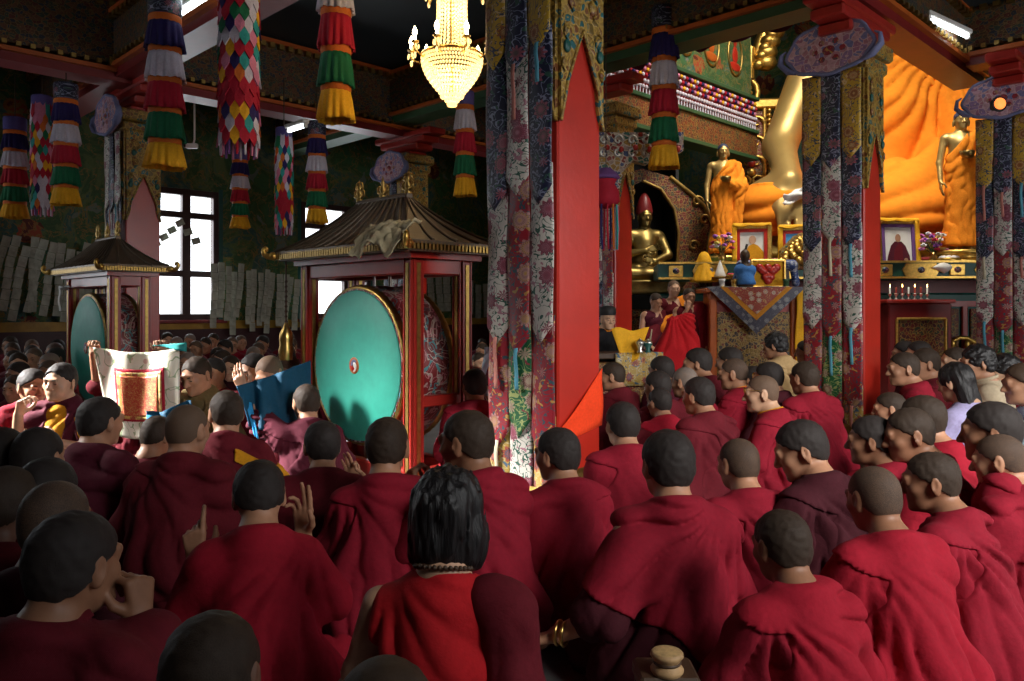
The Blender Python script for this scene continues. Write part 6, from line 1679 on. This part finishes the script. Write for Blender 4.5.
q = MB(); q.grid(sub(.235, .795, .235, .775, .010), 26, 22, .003); q.build('gold_border', m_ornate('gold_border', [(.70, .50, .14), (.72, .58, .26), (.42, .10, .05), (.66, .46, .12)], 34, (.6, .42, .12), .5, .1), o)
q = MB(); q.grid(sub(.285, .745, .28, .735, .014), 26, 22, .003); q.build('brocade_centre', m_brocade('tap_centre', (.40, .035, .02), (.50, .10, .04), (.52, .28, .08), (.55, .33, .12), 22), o)
q = MB(); q.grid(lambda u, v: (.12 + u * .25, .02 + .02 * math.sin(u * 6), .045 + u * .02 - v * (.06 * u)), 12, 4, .006); q.build('blue_lining', SILK['teal'], o)
# blue cloths
M['bluecloth'] = m_cloth('blue_cloth', (.006, .060, .115), .2, 900, .7); M['bluebright'] = m_cloth('bright_blue', (.03, .30, .62), .15, 900, .7)
A_, B2, C2, D_ = at(236, 386, 4.6), at(308, 361, 5.0), at(308, 424, 4.9), at(246, 428, 4.55)
def sheet(u, v): p = (A_ * (1 - u) + B2 * u) * (1 - v) + (D_ * (1 - u) + C2 * u) * v; return p + Vector((0, .05 * math.sin(u * 7 + v * 2) + .03 * math.sin(u * 15), -.012 * math.sin(u * PI)))
q = MB(); q.grid(lambda u, v: sheet(u, v), 40, 14, .006); o = q.build('blue_cloth', M['bluecloth']); tag(o, 'wide dark blue cloth held up beside the large drum frame', 'cloth')
q = MB(); q.grid(lambda u, v: sheet(.06 + u * .12, .45 + v * .75) + Vector((-.02 + .03 * v, -.03, 0)), 6, 10, .008); q.build('bright_edge', M['bluebright'], o)
A4, B4, C4, D4 = at(146, 411, 4.35), at(190, 404, 4.5), at(196, 446, 4.4), at(150, 446, 4.3)
q = MB(); q.grid(lambda u, v: ((A4 * (1 - u) + B4 * u) * (1 - v) + (D4 * (1 - u) + C4 * u) * v) + Vector((0, .04 * math.sin(u * 9), -.02 * math.sin(u * 5))), 24, 10, .006); o = q.build('blue_cloth', M['bluecloth']); tag(o, 'smaller dark blue cloth under the tapestry beside the balding monk', 'cloth')
q = MB(); q.grid(lambda u, v: A4 + Vector((.01 + u * .03 + v * .02, -.012, -.02 - v * .24)), 3, 8, .006); q.build('bright_edge', M['bluebright'], o)
person((158, 416), d=4.0, yaw=-20, hair='crop', skin='tan', robe='maroon', q=1, scale=.86, pitch=20,
       arms=[arm_(-1, (-.18, .14, .38), (-.13, .22, .52), (-.1, .2, 1), (1, 0, 0), curl=(.7, .7, .8, .8), sleeve=.9)], label='monk mostly hidden by the balding monk, wrist with watch holding the smaller blue cloth')
# pale scarf held by the monk at the pillar
blanket(lambda u, v: ((u - .5) * (.05 - .02 * v) + .03 * (1 - v) ** 3 + .01 * math.sin(v * 8), .012 * math.sin(v * 9 + u * 3), .02 - v * .34), 4, 18, .006, 'pale_scarf', m_cloth('grey_scarf', (.26, .29, .34), .2), 'narrow pale grey scarf held up beside the front pillar hanging', 'scarf', at(484, 350, 5.55), .3)
# hand drum in the foreground on a low bench
o = empty('wooden_bench', at(668, 673, 1.95)); zb_ = o.location.z; o.location.z = 0; tag(o, 'dark low wooden bench carrying the small hand drum', 'bench')
q = MB(); q.bbox((0, .03, zb_ - .02), (.15, .13, .04), .008); q.build('top', M['wood'], o)
for ex in (-1, 1):
    for ey in (-.02, .08): q = MB(); q.bbox((ex * .06, ey, (zb_ - .04) / 2), (.02, .02, zb_ - .04), .005); q.build('leg', M['wood'], o)
o = empty('hand_drum', at(667, 673, 1.95)); tag(o, 'small tan hourglass hand drum at the lower edge, before the broad monk', 'drum')
M['tan'] = m_plain('tan_skin', (.42, .26, .12), .6, 0, .3, 30, .2)
q = MB(); q.lathe([(.036, 0), (.040, .006), (.041, .012), (.033, .022), (.030, .028), (.034, .036), (.041, .044), (.040, .050), (.036, .054)], 26); q.build('body', M['tan'], o)
q = MB(); q.lathe([(.036, .054), (.03, .056), (.001, .0565)], 26); q.build('skin', m_plain('drum_head_tan', (.46, .30, .13), .6, 0, .35, 60, .3), o)
q = MB(); q.tube([(.0315 * math.cos(a * .3), .0315 * math.sin(a * .3), .028) for a in range(21)], .004, 6, True); q.build('binding', M['wood'], o)

# crowd along the window wall: seven kinds copied with their own robe, hair and eyes ------------------
kinds = []
for k, (hr_, sk, rb, hy) in enumerate((('crop', 'tan', 'maroon', -18), ('bald', 'tan', 'crimson', 10), ('black', 'brown', 'plum', -30), ('stubble', 'brown', 'maroon', 0), ('crop', 'fair', 'dark', 20), ('grey', 'tan', 'red', -8))):
    kinds.append((hr_, sk, rb, hy))
spots = []
rs = random.Random(21)
def row(x0, x1, n, y, d, lab):
    for k in range(n): spots.append((x0 + (x1 - x0) * (k + .5) / n + rs.uniform(-2, 2), y + rs.uniform(-2, 2), d + rs.uniform(-.12, .12), lab))
row(0, 64, 2, 374, 6.1, 'dim front row left of the small drum'); row(0, 66, 2, 362, 6.9, 'dim second row left of the small drum'); row(2, 66, 2, 354, 7.7, 'dim third row left of the small drum'); row(0, 66, 3, 348, 8.6, 'dim fourth row left of the small drum'); row(2, 64, 3, 342, 9.6, 'dim fifth row left of the small drum'); row(0, 66, 3, 337, 10.7, 'darkest row against the left wall')
row(176, 250, 2, 354, 7.2, 'row behind the olive-robed monk'); row(172, 304, 4, 349, 8.2, 'second row behind the blue cloth'); row(164, 306, 4, 345, 9.2, 'third row behind the blue cloth'); row(178, 304, 4, 340, 10.3, 'fourth row behind the blue cloth'); row(160, 304, 5, 336, 11.4, 'fifth row behind the blue cloth'); row(154, 300, 6, 333, 12.5, 'last row below the window')
row(466, 490, 1, 350, 8.6, 'group seen through the drum pavilion'); row(446, 492, 2, 343, 10.6, 'back group seen through the drum pavilion'); row(456, 490, 2, 336, 13.9, 'far group seen through the drum pavilion'); row(318, 336, 1, 348, 9.0, 'heads glimpsed behind the big drum')
row(716, 770, 2, 364, 8.3, 'row at the foot of the carved table'); row(906, 946, 2, 358, 7.4, 'row before the offering cabinet')
protos = []; used = {}
face_dir = lambda px: 178 if px < 600 else 40
ordn = ['first', 'second', 'third', 'fourth', 'fifth', 'sixth', 'seventh', 'eighth', 'ninth', 'tenth', 'eleventh', 'twelfth']
hname = dict(crop='cropped-haired', bald='bald', black='black-haired', stubble='shaven', grey='grey-haired')
cnt = {}
for i, (px, py, d, lab) in enumerate(spots):
    k = i % len(kinds); hr_, sk, rb, hy = kinds[k]; far = px < 600
    cnt[lab] = cnt.get(lab, 0) + 1
    label = '%s monk in %s, %s of the %s' % (hname[hr_], {'dark': 'near-black', 'red': 'red'}.get(rb, rb), ordn[cnt[lab] - 1], lab)
    yw = (190 if far else 42) + rs.uniform(-22, 22)
    if i < len(kinds):
        o = person((px, py), d=d, yaw=yw, hyaw=hy, pitch=10, face=True, hair=hr_, skin=sk, robe=rb, shawl=rb, q=1, lean=.05, sh_side=1 if k % 2 else -1, label=label)
        o['group'] = 'crowd of seated monks'; protos.append((o, Vector((.0, .05 + .032 + .05 * .35 * 1 + .01, 0)), .853))
    else:
        src, off, tz = protos[k]; o = copy_tree(src); P0 = at(px, py, d); sc = max(.88, min(1.1, P0.z / tz))
        yr = math.radians(yw); o.rotation_euler = (0, 0, yr); o.scale = (sc,) * 3
        ov = Matrix.Rotation(yr, 3, 'Z') @ off * sc; o.location = (P0.x - ov.x, P0.y - ov.y, P0.z - tz * sc); o['label'] = label
# ------------------------------------------------------------------ light and camera
def area(name, loc, target, w, h, e, col=(1, 1, 1), spread=PI):
    L = bpy.data.lights.new(name, 'AREA'); L.shape = 'RECTANGLE'; L.size = w; L.size_y = h; L.energy = e; L.color = col; L.spread = spread
    o = bpy.data.objects.new(name, L); C.objects.link(o); o.location = loc; o.rotation_euler = (Vector(target) - Vector(loc)).to_track_quat('-Z', 'Y').to_euler(); return o
def point(name, loc, e, col, r=.1):
    L = bpy.data.lights.new(name, 'POINT'); L.energy = e; L.color = col; L.shadow_soft_size = r
    o = bpy.data.objects.new(name, L); C.objects.link(o); o.location = loc; return o
for k, (x0, x1) in enumerate(WIN):       # daylight in the openings of the window wall
    area('window_daylight', hall((x0 + x1) / 2, 14.35, 2.25), hall((x0 + x1) / 2, 10, 1.9), x1 - x0 + .3, 2.6, (75 if k else 60), (.90, .96, 1.0))
area('high_window_daylight', hall(2.6, -3.2, 3.3), hall(4.5, 1.0, .4), 3.2, 1.8, 92, (1, .97, .93), 1.2)
area('side_window_daylight', hall(7.7, -3.2, 2.2), hall(7.5, 2, .6), 2.4, 2.3, 70, (1, .97, .93), 2.2)
area('front_window_daylight', hall(-2.75, 9.3, 4.5), hall(1.5, 5.35, .9), 1.2, 1.2, 80, (1, .98, .95), .28)
area('altar_skylight', hall(10.4, 3.2, 8.6), hall(12.6, 5.0, 2.5), 3.4, 4.0, 950, (1, .93, .80), 2.0)
c = at(452, 80, 6.3); point('chandelier_light', c + Vector((0, 0, .02)), 10, (1, .72, .38), .12); point('chandelier_light', c + Vector((0, 0, .55)), 7, (1, .72, .38), .10)
w = bpy.data.worlds.new('world'); S.world = w; w.use_nodes = True
w.node_tree.nodes['Background'].inputs[0].default_value = (.9, .95, 1, 1); w.node_tree.nodes['Background'].inputs[1].default_value = 3.0
cam = bpy.data.cameras.new('camera'); co = bpy.data.objects.new('camera', cam); C.objects.link(co)
co.location = (0, 0, CZ); co.rotation_euler = (PI / 2, 0, 0); cam.sensor_width = 36; cam.lens = F / 1024 * 36; cam.shift_y = -30.5 / 1024; cam.clip_start = .05; cam.clip_end = 200
S.camera = co
S.view_settings.view_transform = 'Standard'; S.view_settings.look = 'None'; S.view_settings.gamma = 1; S.view_settings.exposure = 0.0; S.view_settings.use_curve_mapping = False
S.cycles.use_denoising = True
S.cycles.max_bounces = 6; S.cycles.diffuse_bounces = 4; S.cycles.glossy_bounces = 3; S.cycles.transmission_bounces = 4; S.cycles.sample_clamp_indirect = 6.0
